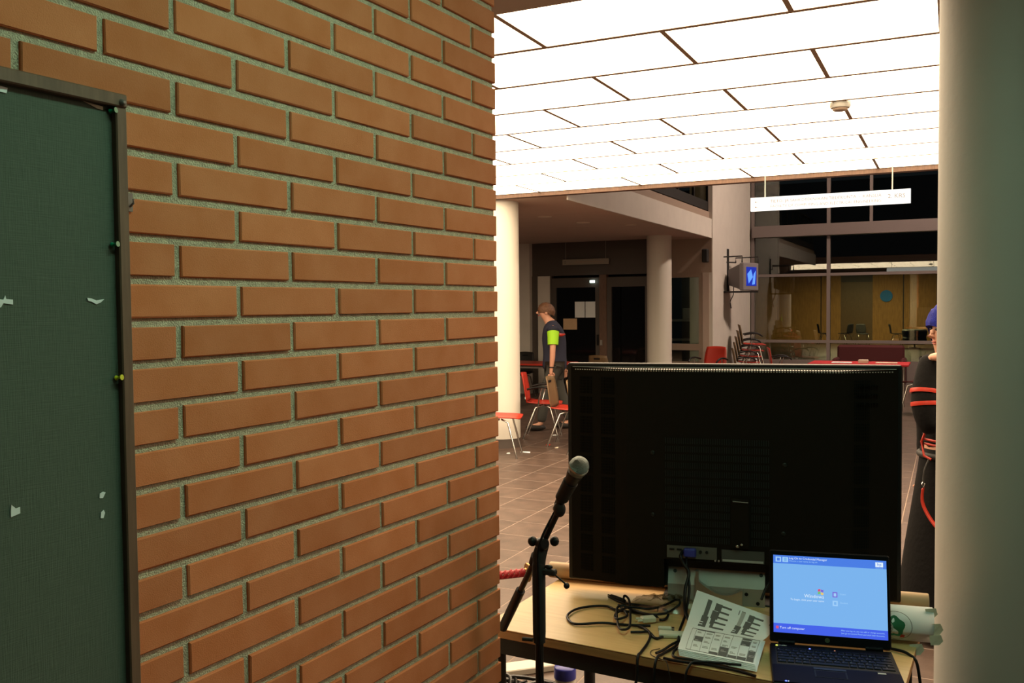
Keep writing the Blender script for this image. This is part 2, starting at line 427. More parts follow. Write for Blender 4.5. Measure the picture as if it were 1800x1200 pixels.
for row in range(9):
    for k in range(-5, 6):
        cx = PX0 + PQ*(k + (0.0 if row % 2 == 0 else 0.5))
        if -8 < cx < 4: link('cross_bar', cross, ceil, (cx, PY0+PP*(row-0.5), CZ))
struct(MB().box(-8.2, 4.2, 9.485, 9.60, 2.955, 3.16).build('trim_1', 'board_frame'), 'thin brown edge trim at the far end of the luminous ceiling')
struct(MB().box(-8.2, 4.2, -4, 3.61, 2.985, 3.16).build('ceiling_near', 'trim'), 'plain painted ceiling before the luminous panels')
# fluorescent fixture above the photographer (outside the frame)
def fixture(name, label, x, y, z, lx, ly, gm):
    t = thing(name, label, 'lamp', (x, y, z))
    MB().box(-lx/2-.03, lx/2+.03, -ly/2-.03, ly/2+.03, 0.02, 0.075).build('housing', 'sign_case', t)
    MB().box(-lx/2, lx/2, -ly/2, ly/2, 0.0, 0.02).build('diffuser', gm, t)
    return t
fixture('fluorescent_lamp', 'fluorescent ceiling lamp above the brick wall and the photographer', -0.05, 1.30, 2.91, 0.30, 1.20, 'tube')
struct(MB().box(5.6, 5.8, -4, 20, 0, 7).build('wall_right', 'dark_frame'), 'unseen side wall on the right of the hall, dark to limit bounce light')  # unseen wall, darkened so it bounces little light onto the near column

# ---- balcony over the doors
bal = MB().add([(-12,9.6,2.955),(-3.97,9.6,2.955),(-3.97,10.9,2.90),(-12,10.9,2.90),(-3.97,16.48,2.90),(-12,16.48,2.90),(-12,9.6,3.25),(-3.97,9.6,3.25),(-3.97,16.48,3.25),(-12,16.48,3.25)], [(0,1,2,3),(3,2,4,5),(6,9,8,7),(0,6,7,1),(1,7,8,4,2),(4,8,9,5),(5,9,6,0,3)])
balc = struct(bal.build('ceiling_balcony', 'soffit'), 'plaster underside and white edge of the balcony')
struct(MB().box(-3.97, -3.955, 9.6, 16.48, 2.905, 3.25).build('trim_2', 'plaster'), 'white fascia along the balcony edge')
struct(MB().box(-4.25, -4.0, 9.6, 16.6, 3.25, 3.38).build('trim_3', 'trim'), 'brown set-back ledge above the white balcony fascia')
t = thing('balcony_railing', 'dark balcony railing above the white fascia', 'railing', (-4.06, 9.6, 3.38))
MB().box(-.03, .03, 0, 7.0, 0.03, 0.19).build('bottom_rail', 'black_matte', t)
MB().box(-.03, .03, 0, 7.0, 0.95, 1.0).build('top_rail', 'black_matte', t)
MB().box(-.008, .008, 0, 7.0, 0.19, 0.95).build('glass_panel', 'glass', t)
for k in range(8): MB().box(-.02, .02, k*.99, k*.99+.04, 0.0, 1.0).build('post', 'black_matte', t)
t = thing('bookcase', 'dim bookcase behind the balcony railing', 'bookcase', (-5.6, 9.7, 3.251))
MB().box(-.3, 0, 0, 6.7, 0, 2.0).build('body', 'dark_frame', t)
for k in range(22): MB().box(0, .03, .1+k*.3, .36+k*.3, 0.4+0.0*k, 1.75).build('book_row', 'book_brown' if k % 3 else 'board_frame', t)
def downlight(x, y, lit, label):
    t = thing('downlight', label, 'lamp', (x, y, 2.90))
    MB().lathe([(0.075, -0.006), (0.10, -0.006), (0.10, 0.0)], 20).build('ring', 'sign_case', t)
    MB().lathe([(0.075, -0.004), (0.075, 0.0)], 20).build('bulb', 'downlight' if lit else 'plaster', t)
downlight(-4.826, 12.289, True, 'lit round downlight in the balcony soffit')
downlight(-4.95, 11.2, False, 'unlit round downlight nearer than the lit one')
downlight(-4.35, 13.0, False, 'unlit round downlight near the balcony edge, right of the lit one')

# ---- columns
def column(label, x, y, top, m='column_lit', r=0.215, base=True):
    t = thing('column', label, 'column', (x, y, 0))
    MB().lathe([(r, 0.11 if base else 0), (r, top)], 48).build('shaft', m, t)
    if base: MB().lathe([(r*.97, 0), (r*.97, 0.11)], 48).build('base_ring', 'column_base', t)
    return t
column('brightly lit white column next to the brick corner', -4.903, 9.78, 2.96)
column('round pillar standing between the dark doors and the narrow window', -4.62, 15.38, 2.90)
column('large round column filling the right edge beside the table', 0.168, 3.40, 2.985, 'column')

# ---- wall with the doors
struct(MB().box(-12, -7.34, 15.85, 16.1, 0, 2.9).build('wall_back', 'plaster'), 'pale wall left of the dark doors')
struct(MB().box(-7.34, -4.98, 15.98, 16.2, 2.27, 2.9).build('wall_over_doors', 'dark_frame'), 'dark brown panel above the doors')
def door(n, label, x0, x1, ztop, glassx, fr='dark_frame'):
    e = bpy.data.objects.new('door_%d' % n, None); COL.objects.link(e); e.location = (x0, 15.98, 0); struct(e, label)
    wd = x1-x0
    MB().box(0, .09, 0, .08, 0, ztop).box(wd-.09, wd, 0, .08, 0, ztop).box(.09, wd-.09, 0, .08, ztop-.18, ztop).box(.09, wd-.09, 0, .08, 0, .2).build('door_frame', fr, e)
    for (a, b) in glassx: MB().box(a-x0, b-x0, .03, .05, .2, ztop-.18).build('pane', 'glass_dark', e)
    return e
d1 = door(1, 'left dark glazed door with sheets of paper on it', -6.93, -5.95, 2.22, [(-6.84, -6.04)])
MB().box(.93-.0, .955, -.05, 0, 0.95, 1.15).build('door_handle', 'black', d1)
d2 = door(2, 'right dark glazed door half behind the round pillar', -5.81, -4.98, 2.22, [(-5.72, -5.56), (-5.53, -5.07)])
struct(MB().box(-5.95, -5.81, 15.95, 16.08, 0, 2.27).build('trim_4', 'board_frame'), 'brown door post between the two dark doors')
MB().box(-5.93, -5.89, 15.92, 15.95, 0.95, 1.05).build('lock_plate', 'silver', bpy.data.objects['trim_4'])
struct(MB().box(-7.235, -6.96, 16.0, 16.06, 0.0, 2.27).build('window_1', 'plaster'), 'narrow pale side panel left of the dark doors')
struct(MB().box(-7.34, -7.235, 15.96, 16.1, 0, 2.27).build('trim_5', 'dark_frame'), 'dark upright frame at the left of the doors')
struct(MB().box(-6.96, -6.93, 15.97, 16.08, 0, 2.27).build('trim_6', 'dark_frame'), 'dark upright frame beside the left door')
struct(MB().box(-7.34, -4.98, 16.3, 16.4, 0, 2.9).build('dark_behind_doors', 'black_matte'), 'black slab imitating darkness behind the glazed doors')  # black slab put in for the unlit space behind the doors
t = thing('door_sign', 'grey strip sign hanging above the dark doors', 'sign', (-6.2, 15.9, 2.465))
MB().box(-.465, .465, -.012, .012, 0, .105).build('plate', 'sign_grey', t)
for k in range(2): MB().box(-.42, -.40, -.014, -.012, .03+.035*k, .045+.035*k).build('arrow', 'ink', t)
MB().box(-.22, .36, -.0135, -.012, .045, .06).build('lettering', 'trim', t)
for sx in (-.4, .4): MB().tube([(sx, 0, .105), (sx, 0, .435)], .004, 6).build('rod', 'sign_grey', t)
for i, (x0, x1, z0, z1, m, lb) in enumerate([(-6.46, -6.26, 1.47, 1.77, 'paper', 'left white sheet of the pair taped to the dark door'), (-6.245, -6.04, 1.47, 1.77, 'paper', 'right white sheet of the pair taped to the dark door'), (-6.70, -6.42, 1.24, 1.45, 'cardboard', 'tan sheet taped to the dark door below the white pair')]):
    tag(MB().box(x0, x1, 15.993, 16.0, z0, z1).build('paper_sheet', m), lb, 'paper', 'sheets on the dark door')
tag(MB().cbox(-6.12, -6.03, 15.90, 15.94, 2.12, 2.17, .005).build('emergency_light', 'green_white'), 'small bright emergency light over the dark doors', 'lamp')

# ---- wall with the narrow window right of the pillar
struct(MB().box(-4.98, -3.955, 16.45, 16.6, 2.28, 2.9).build('wall_above_window', 'trim'), 'brown grey wall above the narrow window')
e = bpy.data.objects.new('window_2', None); COL.objects.link(e); e.location = (-4.98, 16.48, 0); struct(e, 'narrow window beside the round pillar, dim room behind')
MB().box(0, .06, 0, .08, 0, 2.28).box(.78, .86, 0, .08, 0, 2.28).box(.06, .78, 0, .08, 2.20, 2.28).box(.06, .78, 0, .08, 0.85, 0.97).box(.06, .78, 0, .08, 0.60, 0.64).build('window_frame', 'trim', e)
MB().box(.06, .78, .03, .04, 0, 2.2).build('pane', 'glass', e)
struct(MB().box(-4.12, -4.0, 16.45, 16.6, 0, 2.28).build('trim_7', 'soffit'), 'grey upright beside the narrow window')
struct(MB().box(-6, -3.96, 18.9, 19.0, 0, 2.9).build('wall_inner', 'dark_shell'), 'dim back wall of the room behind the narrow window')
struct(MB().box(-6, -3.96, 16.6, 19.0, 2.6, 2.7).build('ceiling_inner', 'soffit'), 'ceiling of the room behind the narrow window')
for i, xx in enumerate((-5.12, -4.78)):
    tag(MB().box(xx-.09, xx+.09, 18.0, 18.1, 2.30, 2.36).build('ceiling_spot', 'green_white'), ['left', 'right'][i]+' bright spot lamp in the narrow window', 'lamp', 'spots in the dim room')
t = thing('storage_shelf', 'dim shelf with boxes seen through the narrow window', 'shelf', (-5.0, 18.3, 0))
for zz in (0.5, 0.95, 1.35): MB().box(-.7, .8, 0, .4, zz, zz+.04).build('board', 'soffit', t)
for sx in (-.68, .76): MB().box(sx, sx+.04, 0, .4, 0, 1.8).build('upright', 'steel', t)
tag(MB().cbox(-5.0, -4.6, 18.3, 18.6, 1.39, 1.62, .01).build('storage_box', 'soffit'), 'pale box on the shelf behind the narrow window', 'box')
tag(MB().cbox(-4.9, -4.4, 17.9, 18.25, 0.0, 0.55, .02).build('crate', 'brown_shell'), 'brown crate low behind the narrow window', 'crate')
t = thing('wall_speaker', 'small dark loudspeaker above the narrow window', 'speaker', (-4.05, 16.40, 2.46))
MB().cbox(-.05, .05, -.10, .04, 0, .24, .012).build('cabinet', 'black_matte', t)
MB().box(-.012, .012, .03, .08, .1, .14).build('bracket', 'steel', t)

# ---- pillar wall with the mounted monitor, and the curtain wall
GY = 20.0
struct(MB().box(-4.4, -3.955, 16.60, GY+.1, 0, 7).build('wall_side', 'plaster'), 'pinkish white side wall carrying the old monitor')
struct(MB().box(-4.02, -3.94, 16.46, 16.62, 0, 7).build('trim_8', 'plaster'), 'white corner edge of the side wall')
struct(MB().box(-3.955, 4.2, GY-.06, GY+.06, 0, .50).build('wall_sill', 'steel'), 'low grey sill wall under the glazing')
def bay(n, x0, x1, label):
    e = bpy.data.objects.new('window_%d' % n, None); COL.objects.link(e); e.location = (x0, GY, 0); struct(e, label)
    wd = x1-x0
    for (a, b) in ((.50, .86), (.92, 2.27), (2.33, 3.12), (3.36, 4.9)):
        MB().box(.03, wd-.03, -.006, .006, a, b).build('pane', 'glass', e)
    for (a, b, d) in ((.86, .92, .05), (2.27, 2.33, .05), (3.12, 3.36, .14), (4.9, 5.0, .06)):
        MB().box(0, wd, -d, d, a, b).build('transom', 'steel', e)
    MB().box(-.035, .035, -.06, .06, .5, 5.0).build('mullion', 'steel', e)
    return e
bay(3, -3.90, -2.34, 'first glazing bay beside the side wall')
bay(4, -2.34, 0.0, 'second glazing bay behind the hanging sign')
bay(5, 0.0, 2.1, 'third glazing bay hidden by the large column')
MB().box(.80, .86, -.05, .05, 3.36, 4.9).build('mullion', 'steel', bpy.data.objects['window_4'])
struct(MB().box(2.1, 4.2, GY-.05, GY+.05, 0.5, 7).build('wall_far', 'plaster'), 'wall beyond the glazing bays')
struct(MB().box(-3.955, 4.2, GY-.05, GY+.05, 5.0, 7).build('wall_upper', 'dark_frame'), 'dark wall above the glazing')
struct(MB().box(-12, 4.4, 9.6, 20.2, 7.0, 7.1).build('ceiling_atrium', 'soffit'), 'high ceiling of the atrium')
fixture('atrium_fill_lamp', 'added unseen fill lamp high in the atrium over the glazing', 0.3, 16.2, 6.925, 0.5, 1.8, 'atrium')  # added out of view to brighten the side wall and balcony fascia

# ---- room beyond the glazing
struct(MB().box(-14, 8, GY+.1, 44.2, -.1, 0).build('floor_beyond', 'tile'), 'floor of the room beyond the glazing')
wf = struct(MB().box(-14, 8, 42, 42.2, 0, 6).build('wall_beyond', 'dark_frame'), 'dark wall of the room beyond the glazing')
for (x0, x1, m) in ((-8.6, -5.25, 'woodwall'), (-5.2, -4.4, 'woodwall'), (-3.1, -1.9, 'woodwall'), (-1.85, -.6, 'woodwall'), (-.55, 0.0, 'trim')):
    MB().box(x0, x1, 41.94, 42.0, 0, 2.95).build('panel', m, wf)
struct(MB().box(-4.4, -3.1, 41.95, 42.0, 0, 2.6).build('door_3', 'brown_shell'), 'dark wooden door in the room beyond the glazing')
struct(MB().box(-14, 8, 34, 42, 3.0, 3.1).build('ceiling_beyond', 'soffit'), 'ceiling of the room beyond the glazing')
tag(MB().lathe([(.25, -.02), (.25, .02)], 32, (-2.55, 41.9, 1.98), (0, 1, 0)).build('round_sign', 'bluedisc'), 'plain blue round disc on the wooden wall beyond the glazing', 'sign')
struct(MB().box(-14, 8, 33.8, 34.0, 2.66, 6).build('wall_lamp_mask', 'dark_frame'), 'dark bulkhead added beyond the glazing to hide the room lamp')  # beam added to keep the room lamp out of the camera's sight
fixture('room_lamp', 'ceiling lamp over the wooden wall beyond the glazing', -3.0, 38.5, 2.92, 3.5, 0.5, glow('room_glow', (1, 0.76, 0.36), 32.0))

# ---- hanging sign and smoke detector
t = thing('hanging_sign', 'long glowing white direction sign hanging from the ceiling edge', 'sign', (-1.11, 9.40, 2.64))
MB().box(-.746, .746, -.02, .02, 0, .135).build('lightbox', 'sign_face', t)
for sx in (-.605, .585): MB().tube([(sx, 0, .135), (sx, 0, .36)], .006, 8).build('rod', 'column', t)
RX = (math.pi/2, 0, 0)
text('lettering', 'TIETO- JA SÄHKÖTEKNIIKAN TIEDEKUNTA  -  KANSLIA', .042, 'sign_text', t, (-.55, -.0205, .075), RX)
text('lettering', 'FACULTY OF COMPUTING AND ELECTRICAL ENGINEERING', .0385, 'sign_text', t, (-.55, -.0205, .025), RX)
text('floor_number', '2. KRS', .058, 'sign_text', t, (.545, -.0205, .055), RX)
for zz in (.09, .038):
    MB().box(-.70, -.665, -.0208, -.020, zz-.002, zz+.002).prism([(-.705, zz), (-.69, zz+.009), (-.69, zz-.009)], lambda u, v, d: (u, d, v), -.0208, -.020).build('arrow', 'sign_text', t)
t = thing('smoke_detector', 'round white smoke detector under the luminous ceiling', 'detector', (-.666, 6.263, 2.945))
MB().lathe([(.058, .018), (.065, .03), (.065, .055)], 28).build('housing', 'column', t)
MB().lathe([(.03, 0), (.045, .004), (.048, .018)], 24).build('sensor_head', 'trim', t)

# ================================================================== BULLETIN BOARD
def wallpt(x, y, z):                      # brick-wall coordinates -> room coordinates
    return (WC[0] + math.cos(WA)*x - math.sin(WA)*y, WC[1] + math.sin(WA)*x + math.cos(WA)*y, z)
t = thing('bulletin_board', 'green grey fabric pinboard in a brown frame on the brick wall', 'board', wallpt(0.002, -1.247, 0.80), WA)
YB, ZT = -1.5, 1.243                      # local: y 0 = right edge, z 0 = bottom
MB().box(0, .022, YB, -.004, 0.01, ZT-.004).build('pinboard', 'fabric_board', t)
MB().cbox(0, .034, -.020, 0, 0, ZT-.021, .002).build('frame_side', 'board_frame', t)
MB().cbox(0, .036, YB, 0, ZT-.021, ZT, .002).build('frame_top', 'board_frame', t)
MB().cbox(0, .036, YB, -.020, 0, .021, .002).build('frame_bottom', 'board_frame', t)
MB().lathe([(.006, 0), (.005, .004), (.002, .006)], 12, (.036, -.010, ZT-.014), (1, 0, 0)).build('screw', 'steel', t)
t = thing('wall_clip', 'small dark metal clip on the brick beside the pinboard frame', 'clip', wallpt(0.001, -1.222, 1.862), WA)
MB().box(0, .004, -.003, .006, 0, .030).build('plate', 'steel', t)
MB().tube([(.004, .001, .008), (.012, .001, .013), (.012, .001, .020)], .002, 6).build('hook', 'steel', t)
def pin(label, y, z, m):
    t = thing('push_pin', label, 'pin', wallpt(0.024, y, z), WA, 'push pins along the frame')
    MB().lathe([(.0055, .004), (.0055, .006), (.0032, .008), (.0030, .016), (.0062, .018), (.0062, .020)], 14, axis=(1, .25, .1)).build('head', m, t)
    MB().tube([(0, 0, 0), (.006, .0012, .0005)], .0006, 6).build('needle', 'chrome', t)
    t.scale = (.72, .72, .72)
pin('dark green push pin at the top corner of the pinboard', -1.272, 2.014, 'green_pin')
pin('dark green push pin halfway up the pinboard edge', -1.275, 1.803, 'green_pin')
pin('yellow push pin on the pinboard edge', -1.274, 1.591, 'yellow_pin')
def scrap(label, y, z, poly, m='paper'):
    b = MB(); n = len(poly)
    b.prism(poly, lambda u, v, d: (d + .004*abs(u)*30*abs(v), u, v), .0, .0012)
    tag(b.build('paper_scrap', m, None, wallpt(0.0245, y, z), WA), label, 'paper scrap', 'torn scraps on the pinboard')
scrap('torn white scrap at the upper left of the pinboard', -1.453, 1.713, [(-.010,-.008),(-.004,-.008),(0,-.002),(.014,-.004),(.014,.003),(.004,.004),(.003,.009),(0,.003),(-.010,.004)])
scrap('flat torn white scrap beside the frame above the yellow pin', -1.304, 1.715, [(-.016,.004),(-.008,.003),(.0,.000),(.014,.002),(.008,-.003),(0,-.006),(-.008,-.002),(-.014,-.001)])
scrap('small square white scrap low on the pinboard', -1.446, 1.412, [(-.006,-.008),(.008,-.005),(.008,.004),(.002,.003),(-.005,.010),(-.006,.0)])
scrap('tiny white scrap above the dangling one near the frame', -1.303, 1.408, [(-.005,-.004),(.001,-.005),(.006,.003),(.002,.005),(-.004,.003)])
scrap('tiny dangling white scrap low near the frame', -1.303, 1.378, [(-.004,-.006),(.001,-.007),(.004,.001),(.002,.006),(-.003,.003)])
scrap('white scrap sticking out under the top frame at the left', -1.447, 2.014, [(-.010,-.004),(.008,-.005),(.010,.003),(-.008,.004)])
scrap('beige strip sticking out under the top frame near the corner', -1.297, 2.0185, [(-.020,.003),(.014,.001),(.014,-.0045),(.004,-.004)], 'paper2')

# ================================================================== TABLE AND WHAT STANDS ON IT
TA = -0.055
TZ = 0.72
table = thing('table', 'light beech table with dark metal frame under the television', 'table', (-1.29, 2.420, 0), TA)
TL, TD = 1.185, 0.80
MB().cbox(0, TL, 0, TD, TZ-.003, TZ, .0012).build('tabletop', 'wood', table)
MB().cbox(0.001, TL-.001, 0.001, TD-.001, TZ-.030, TZ-.0032, .003).build('edge_band', 'wood_edge', table)
MB().box(.012, TL-.03, .02, .05, TZ-.085, TZ-.031).box(.012, TL-.03, TD-.05, TD-.02, TZ-.085, TZ-.031).box(.012, .036, .05, TD-.05, TZ-.085, TZ-.031).box(TL-.06, TL-.03, .05, TD-.05, TZ-.085, TZ-.031).build('apron', 'black_matte', table)
for lx in (.024, TL-.06):
    for ly in (.06, TD-.06):
        MB().lathe([(.021, 0), (.021, TZ-.031)], 20, (lx, ly, 0)).build('leg', 'black_matte', table)

# ---- television seen from behind
tv = thing('television', 'large black flat television seen from behind on the table', 'television', (-.658, 2.945, TZ), .1802)
ZB, ZTV = .76-TZ, 1.504-TZ
b = MB()
b.cbox(-.53, .53, .0, .045, ZB, ZTV, .004).build('frame', 'black', tv)
# back cover: sloped wings left and right, sloped top, flat middle, cut out above the stand
YF = -.050
xl, xr, zt, zc = -.321, .345, ZTV-.017, .865-TZ
out = [(-.518, ZB+.008), (-.518, ZTV-.012), (.518, ZTV-.012), (.518, ZB+.008)]
cv = MB()
V = [(-.518,-.001,ZB+.008),(-.518,-.001,ZTV-.012),(.518,-.001,ZTV-.012),(.518,-.001,ZB+.008),
     (xl,YF,ZB+.010),(xl,YF,zt),(xr,YF,zt),(xr,YF,ZB+.010),(-.20,YF,ZB+.010),(-.20,YF,zc),(.14,YF,zc),(.14,YF,ZB+.010),
     (-.20,-.001,ZB+.008),(-.20,-.001,zc),(.14,-.001,zc),(.14,-.001,ZB+.008),(xl,-.001,ZB+.008),(xr,-.001,ZB+.008)]
cv.add(V, [(0,4,5,1),(1,5,6,2),(2,6,7,3),(4,8,9,5),(5,9,10,6),(10,11,7,6),(8,12,13,9),(9,13,14,10),(10,14,15,11),(0,16,4),(4,16,12,8),(11,15,17,7),(7,17,3)])
cover = cv.build('back_cover', 'tv_cover', tv)
# vent ribs along the top edge, whitened to imitate caught light
b = MB()
for k in range(120):
    x = -.50 + k*1.0/119
    yo = -.001-.049*min(1, max(.06, min((x+.518)/.197, (.518-x)/.173)))
    b.add([(x-.0026,yo+.012,ZTV-.0170),(x+.0016,yo+.012,ZTV-.0170),(x+.0016,yo,ZTV-.0220),(x-.0026,yo,ZTV-.0220),(x-.0026,yo+.012,ZTV-.0135),(x+.0016,yo+.012,ZTV-.0135),(x+.0016,yo-.0018,ZTV-.0195),(x-.0026,yo-.0018,ZTV-.0195)], [(4,5,6,7),(0,1,5,4),(1,2,6,5),(2,3,7,6),(3,0,4,7)])
o = b.build('top_vent_ribs', 'rib_glint', cover); o['kind'] = 'stuff'
MB().box(-.512, .512, -.0025, .0005, ZTV-.016, ZTV-.011).build('rim_glint', 'rib_glint', cover)  # white strip imitating the line of light along the rim
def wing(u, z, s):                         # point on a wing, u 0..1 from the outer rim to the flat middle
    x0, x1 = (-.518, xl) if s < 0 else (.518, xr)
    return (x0+(x1-x0)*u, -.001+(YF+.001)*u - .0006, z)
for s, cols in ((-1, ((.17, .40), (.55, .80))), (1, ((.50, .78),))):
    for c0, c1 in cols:
        b = MB(); nz = 10
        z0, z1 = ZB+.035, zt-.02
        for g in range(nz):
            for rr in range(6):
                for cc in range(9):
                    u = c0+(c1-c0)*cc/9; z = z0+(z1-z0)*(g + .06 + .145*rr)/nz
                    p = [wing(u, z, s), wing(u+(c1-c0)*.045, z, s), wing(u+(c1-c0)*.045, z+(z1-z0)*.105/nz, s), wing(u, z+(z1-z0)*.105/nz, s)]
                    q = [(a[0], a[1]-.0012, a[2]) for a in p]
                    b.add(p+q, [(4,5,6,7),(0,1,5,4),(1,2,6,5),(2,3,7,6),(3,0,4,7)])
        o = b.build('side_vent', 'tv_vent', cover); o['kind'] = 'stuff'
b = MB()
for rr in range(13):
    for cc in range(46):
        x = -.195+cc*.0072; z = .925-TZ+rr*.0268
        if x > .012 and x < .075 and z < 1.075-TZ: continue
        b.box(x, x+.0028, YF-.0015, YF, z, z+.019)
o = b.build('centre_grille', 'tv_grille', cover); o['kind'] = 'stuff'
for rr in range(3):
    b = MB()
    for cc in range(8): b.box(.395+cc*.008, .399+cc*.008, -.042+cc*.0019-.003, -.036+cc*.0019, 1.44-TZ-.028*rr, 1.445-TZ-.028*rr)
    o = b.build('vent_row', 'tv_vent', cover); o['kind'] = 'stuff'
MB().cbox(.015, .072, YF-.012, YF, .915-TZ, 1.075-TZ, .003).build('cable_clip', 'tv_cover', cover)
MB().tube([(.02, YF-.013, 1.068-TZ), (.068, YF-.013, 1.066-TZ)], .002, 6).build('clip_edge', 'steel', cover)
MB().ell((.035, YF-.016, .925-TZ), (.006, .004, .005)).ell((.048, YF-.016, .931-TZ), (.005, .004, .004)).build('clip_screw', 'chrome', cover)
for (x, z) in ((-.236, 1.215), (-.236, 1.01), (.18, 1.19), (.176, .97)):
    MB().lathe([(.007, 0), (.007, .002), (.003, .0025)], 14, (x, YF, z-TZ), (0, -1, 0)).build('screw', 'tv_grille', cover)
ports = MB().box(-.19, -.03, YF-.003, YF, .872-TZ, .912-TZ).build('port_panel', 'port_grey', tv)
MB().cbox(-.135, -.095, YF-.022, YF-.003, .880-TZ, .908-TZ, .004).build('vga_plug', 'blue_vga', ports)
for k, x in enumerate((-.182, -.158)): MB().box(x, x+.016, YF-.005, YF-.003, .897-TZ, .903-TZ).build('socket', 'black', ports)
for x in (-.082, -.062): MB().lathe([(.0048, 0), (.0048, .003)], 14, (x, YF-.003, .896-TZ), (0, -1, 0)).build('socket', 'black', ports)
lp = MB().box(-.015, .118, YF-.002, YF, .868-TZ, .908-TZ).build('rating_label', mat('dull_label', (.07, .07, .068), .6), tv)
MB().box(-.012, .115, YF-.0026, YF-.002, .870-TZ, .877-TZ).build('label_stripe', 'ink_light', lp)
for x in (-.015, -.004): MB().lathe([(.003, 0), (.003, .004)], 10, (x-.02, YF-.001, .870-TZ), (0, -1, 0)).build('audio_jack', 'silver2', tv)
# stand: pedestal with vertical front, sloping top plate and a scooped bracket
def st(u, v, d): return (u, d, v)
stand = MB().prism([(-.19, 0.0), (.12, 0.0), (.12, .058), (-.19, .058)], st, -.028, .10).build('stand', 'silver', tv)
slope = MB()
slope.add([(-.19,-.028,.058),(.12,-.028,.058),(.12,.012,.128),(-.19,.012,.128),(-.19,.10,.058),(.12,.10,.058),(.12,.10,.128),(-.19,.10,.128)], [(0,1,2,3),(4,7,6,5),(0,3,7,4),(1,5,6,2),(3,2,6,7),(0,4,5,1)])
slope.build('stand_top', 'silver', stand)
arc = [(-.075, .0)] + [(-.075+.010, .045)] + [(-.035+.06*math.cos(a)-.0, .078-.05*math.sin(a)) for a in [math.pi*(1-k/10)*.86+.25 for k in range(0)]]
sc_pts = [(-.098, .0), (-.098, .110), (-.088, .112)] + [(-.088+.13*k/10, .078-.040*math.sin(math.pi*k/10*.80)) for k in range(11)] + [(.05, .058), (.05, 0)]
MB().prism(sc_pts, st, -.052, -.029).build('stand_bracket', 'silver2', stand)
for (x, z) in ((-.172, .012), (.062, .040), (.098, .012)): MB().lathe([(.006, 0), (.006, .0012)], 14, (x, -.028, z), (0, -1, 0)).build('bolt_hole', 'black', stand)
for (x, z) in ((-.168, .095), (.108, .098)): MB().lathe([(.006, 0), (.006, .0015)], 14, (x, -.028+.04*(z-.058)/.07, z), (0, -.87, .5)).build('bolt', 'black', stand)
MB().cbox(-.21, .14, -.02, .16, -.0, .006, .002).build('foot_plate', 'black', stand)

# ---- cardboard tube and sword behind the television
TBA = math.atan2(.158, 1.238)
t = thing('cardboard_tube', 'long pale brown cardboard tube lying behind the television', 'tube', (-1.30, 2.962, TZ), TBA)
MB().lathe([(.0265, 0), (.0280, .003), (.0280, 1.247), (.0265, 1.25)], 32, (0, 0, .028), (1, 0, 0)).build('tube_body', 'cardboard', t)
MB().lathe([(.024, -.001), (.024, .004)], 24, (0, 0, .028), (1, 0, 0)).build('end_cap', 'paper2', t)
KA = 0.80
t = thing('katana', 'toy katana with red wrapped handle and gold guard beside the tube', 'sword', (-1.372, 2.925, TZ+.018), KA)
MB().lathe([(.0145, -.30), (.0150, -.28), (.0140, -.15), (.0150, -.012)], 18, axis=(1, 0, 0)).build('handle', 'sword_red', t)
b = MB()
for k in range(13):
    x = -.285+k*.021
    b.ell((x, -.0130, .0035), (.0055, .0035, .0045), 8, 5)
o = b.build('handle_diamonds', 'paper2', t)
for k in range(13):
    x0 = -.295+k*.021
    MB().tube([(x0, -.0155, -.008), (x0+.0105, -.0155, .004), (x0+.012, -.010, .0125), (x0+.021, .0, .0158)], .0036, 6).build('cord', 'sword_red', t)
MB().lathe([(.030, -.004), (.034, -.002), (.034, .002), (.030, .004)], 28, axis=(1, 0, 0)).build('guard', 'gold', t)
MB().lathe([(.017, .005), (.017, .018)], 18, axis=(1, 0, 0)).build('collar', 'chrome', t)
MB().lathe([(.016, .020), (.016, .030)], 18, axis=(1, 0, 0)).build('collar', 'chrome', t)
MB().lathe([(.0125, .030), (.0125, .34), (.006, .36)], 18, axis=(1, 0, 0)).build('scabbard', 'scabbard', t)
MB().lathe([(.016, -.012), (.017, -.005)], 18, axis=(1, 0, 0)).build('handle_ferrule', 'gold', t)

# ---- laptop
LA = .2048
lap = thing('laptop', 'open black laptop with glowing blue log-on screen', 'laptop', (-.453, 2.563, TZ), LA)
LW, LD, LT = .320, .268, .030
bs = MB().cbox(0, LW, -LD, .004, .003, LT-.002, .004).build('base', 'laptop', lap)
MB().box(.002, LW-.002, -LD+.002, -.155, LT-.002, LT).build('palm_rest', 'palm', lap)
MB().box(.002, LW-.002, -.155, -.002, LT-.002, LT-.0004).build('deck', 'laptop', lap)
for fx in (.02, LW-.02):
    for fy in (-.25, -.02): MB().lathe([(.008, 0), (.008, .004)], 12, (fx, fy, 0)).build('foot', 'rubber', lap)
kb = MB().box(.014, LW-.012, -.150, -.034, LT-.003, LT-.0002).build('keyboard', 'black_matte', lap)
km = {}
def keymesh(w_, h_):
    if (w_, h_) not in km:
        km[(w_, h_)] = as_mesh(MB().add([(-w_/2,-h_/2,0),(w_/2,-h_/2,0),(w_/2,h_/2,0),(-w_/2,h_/2,0),(-w_/2+.0018,-h_/2+.0015,.003),(w_/2-.0018,-h_/2+.0015,.003),(w_/2-.0018,h_/2-.0018,.003),(-w_/2+.0018,h_/2-.0018,.003)],
            [(4,5,6,7),(0,1,5,4),(1,2,6,5),(2,3,7,6),(3,0,4,7),(0,3,2,1)]), 'key', 'key')
    return km[(w_, h_)]
kw = .294/15
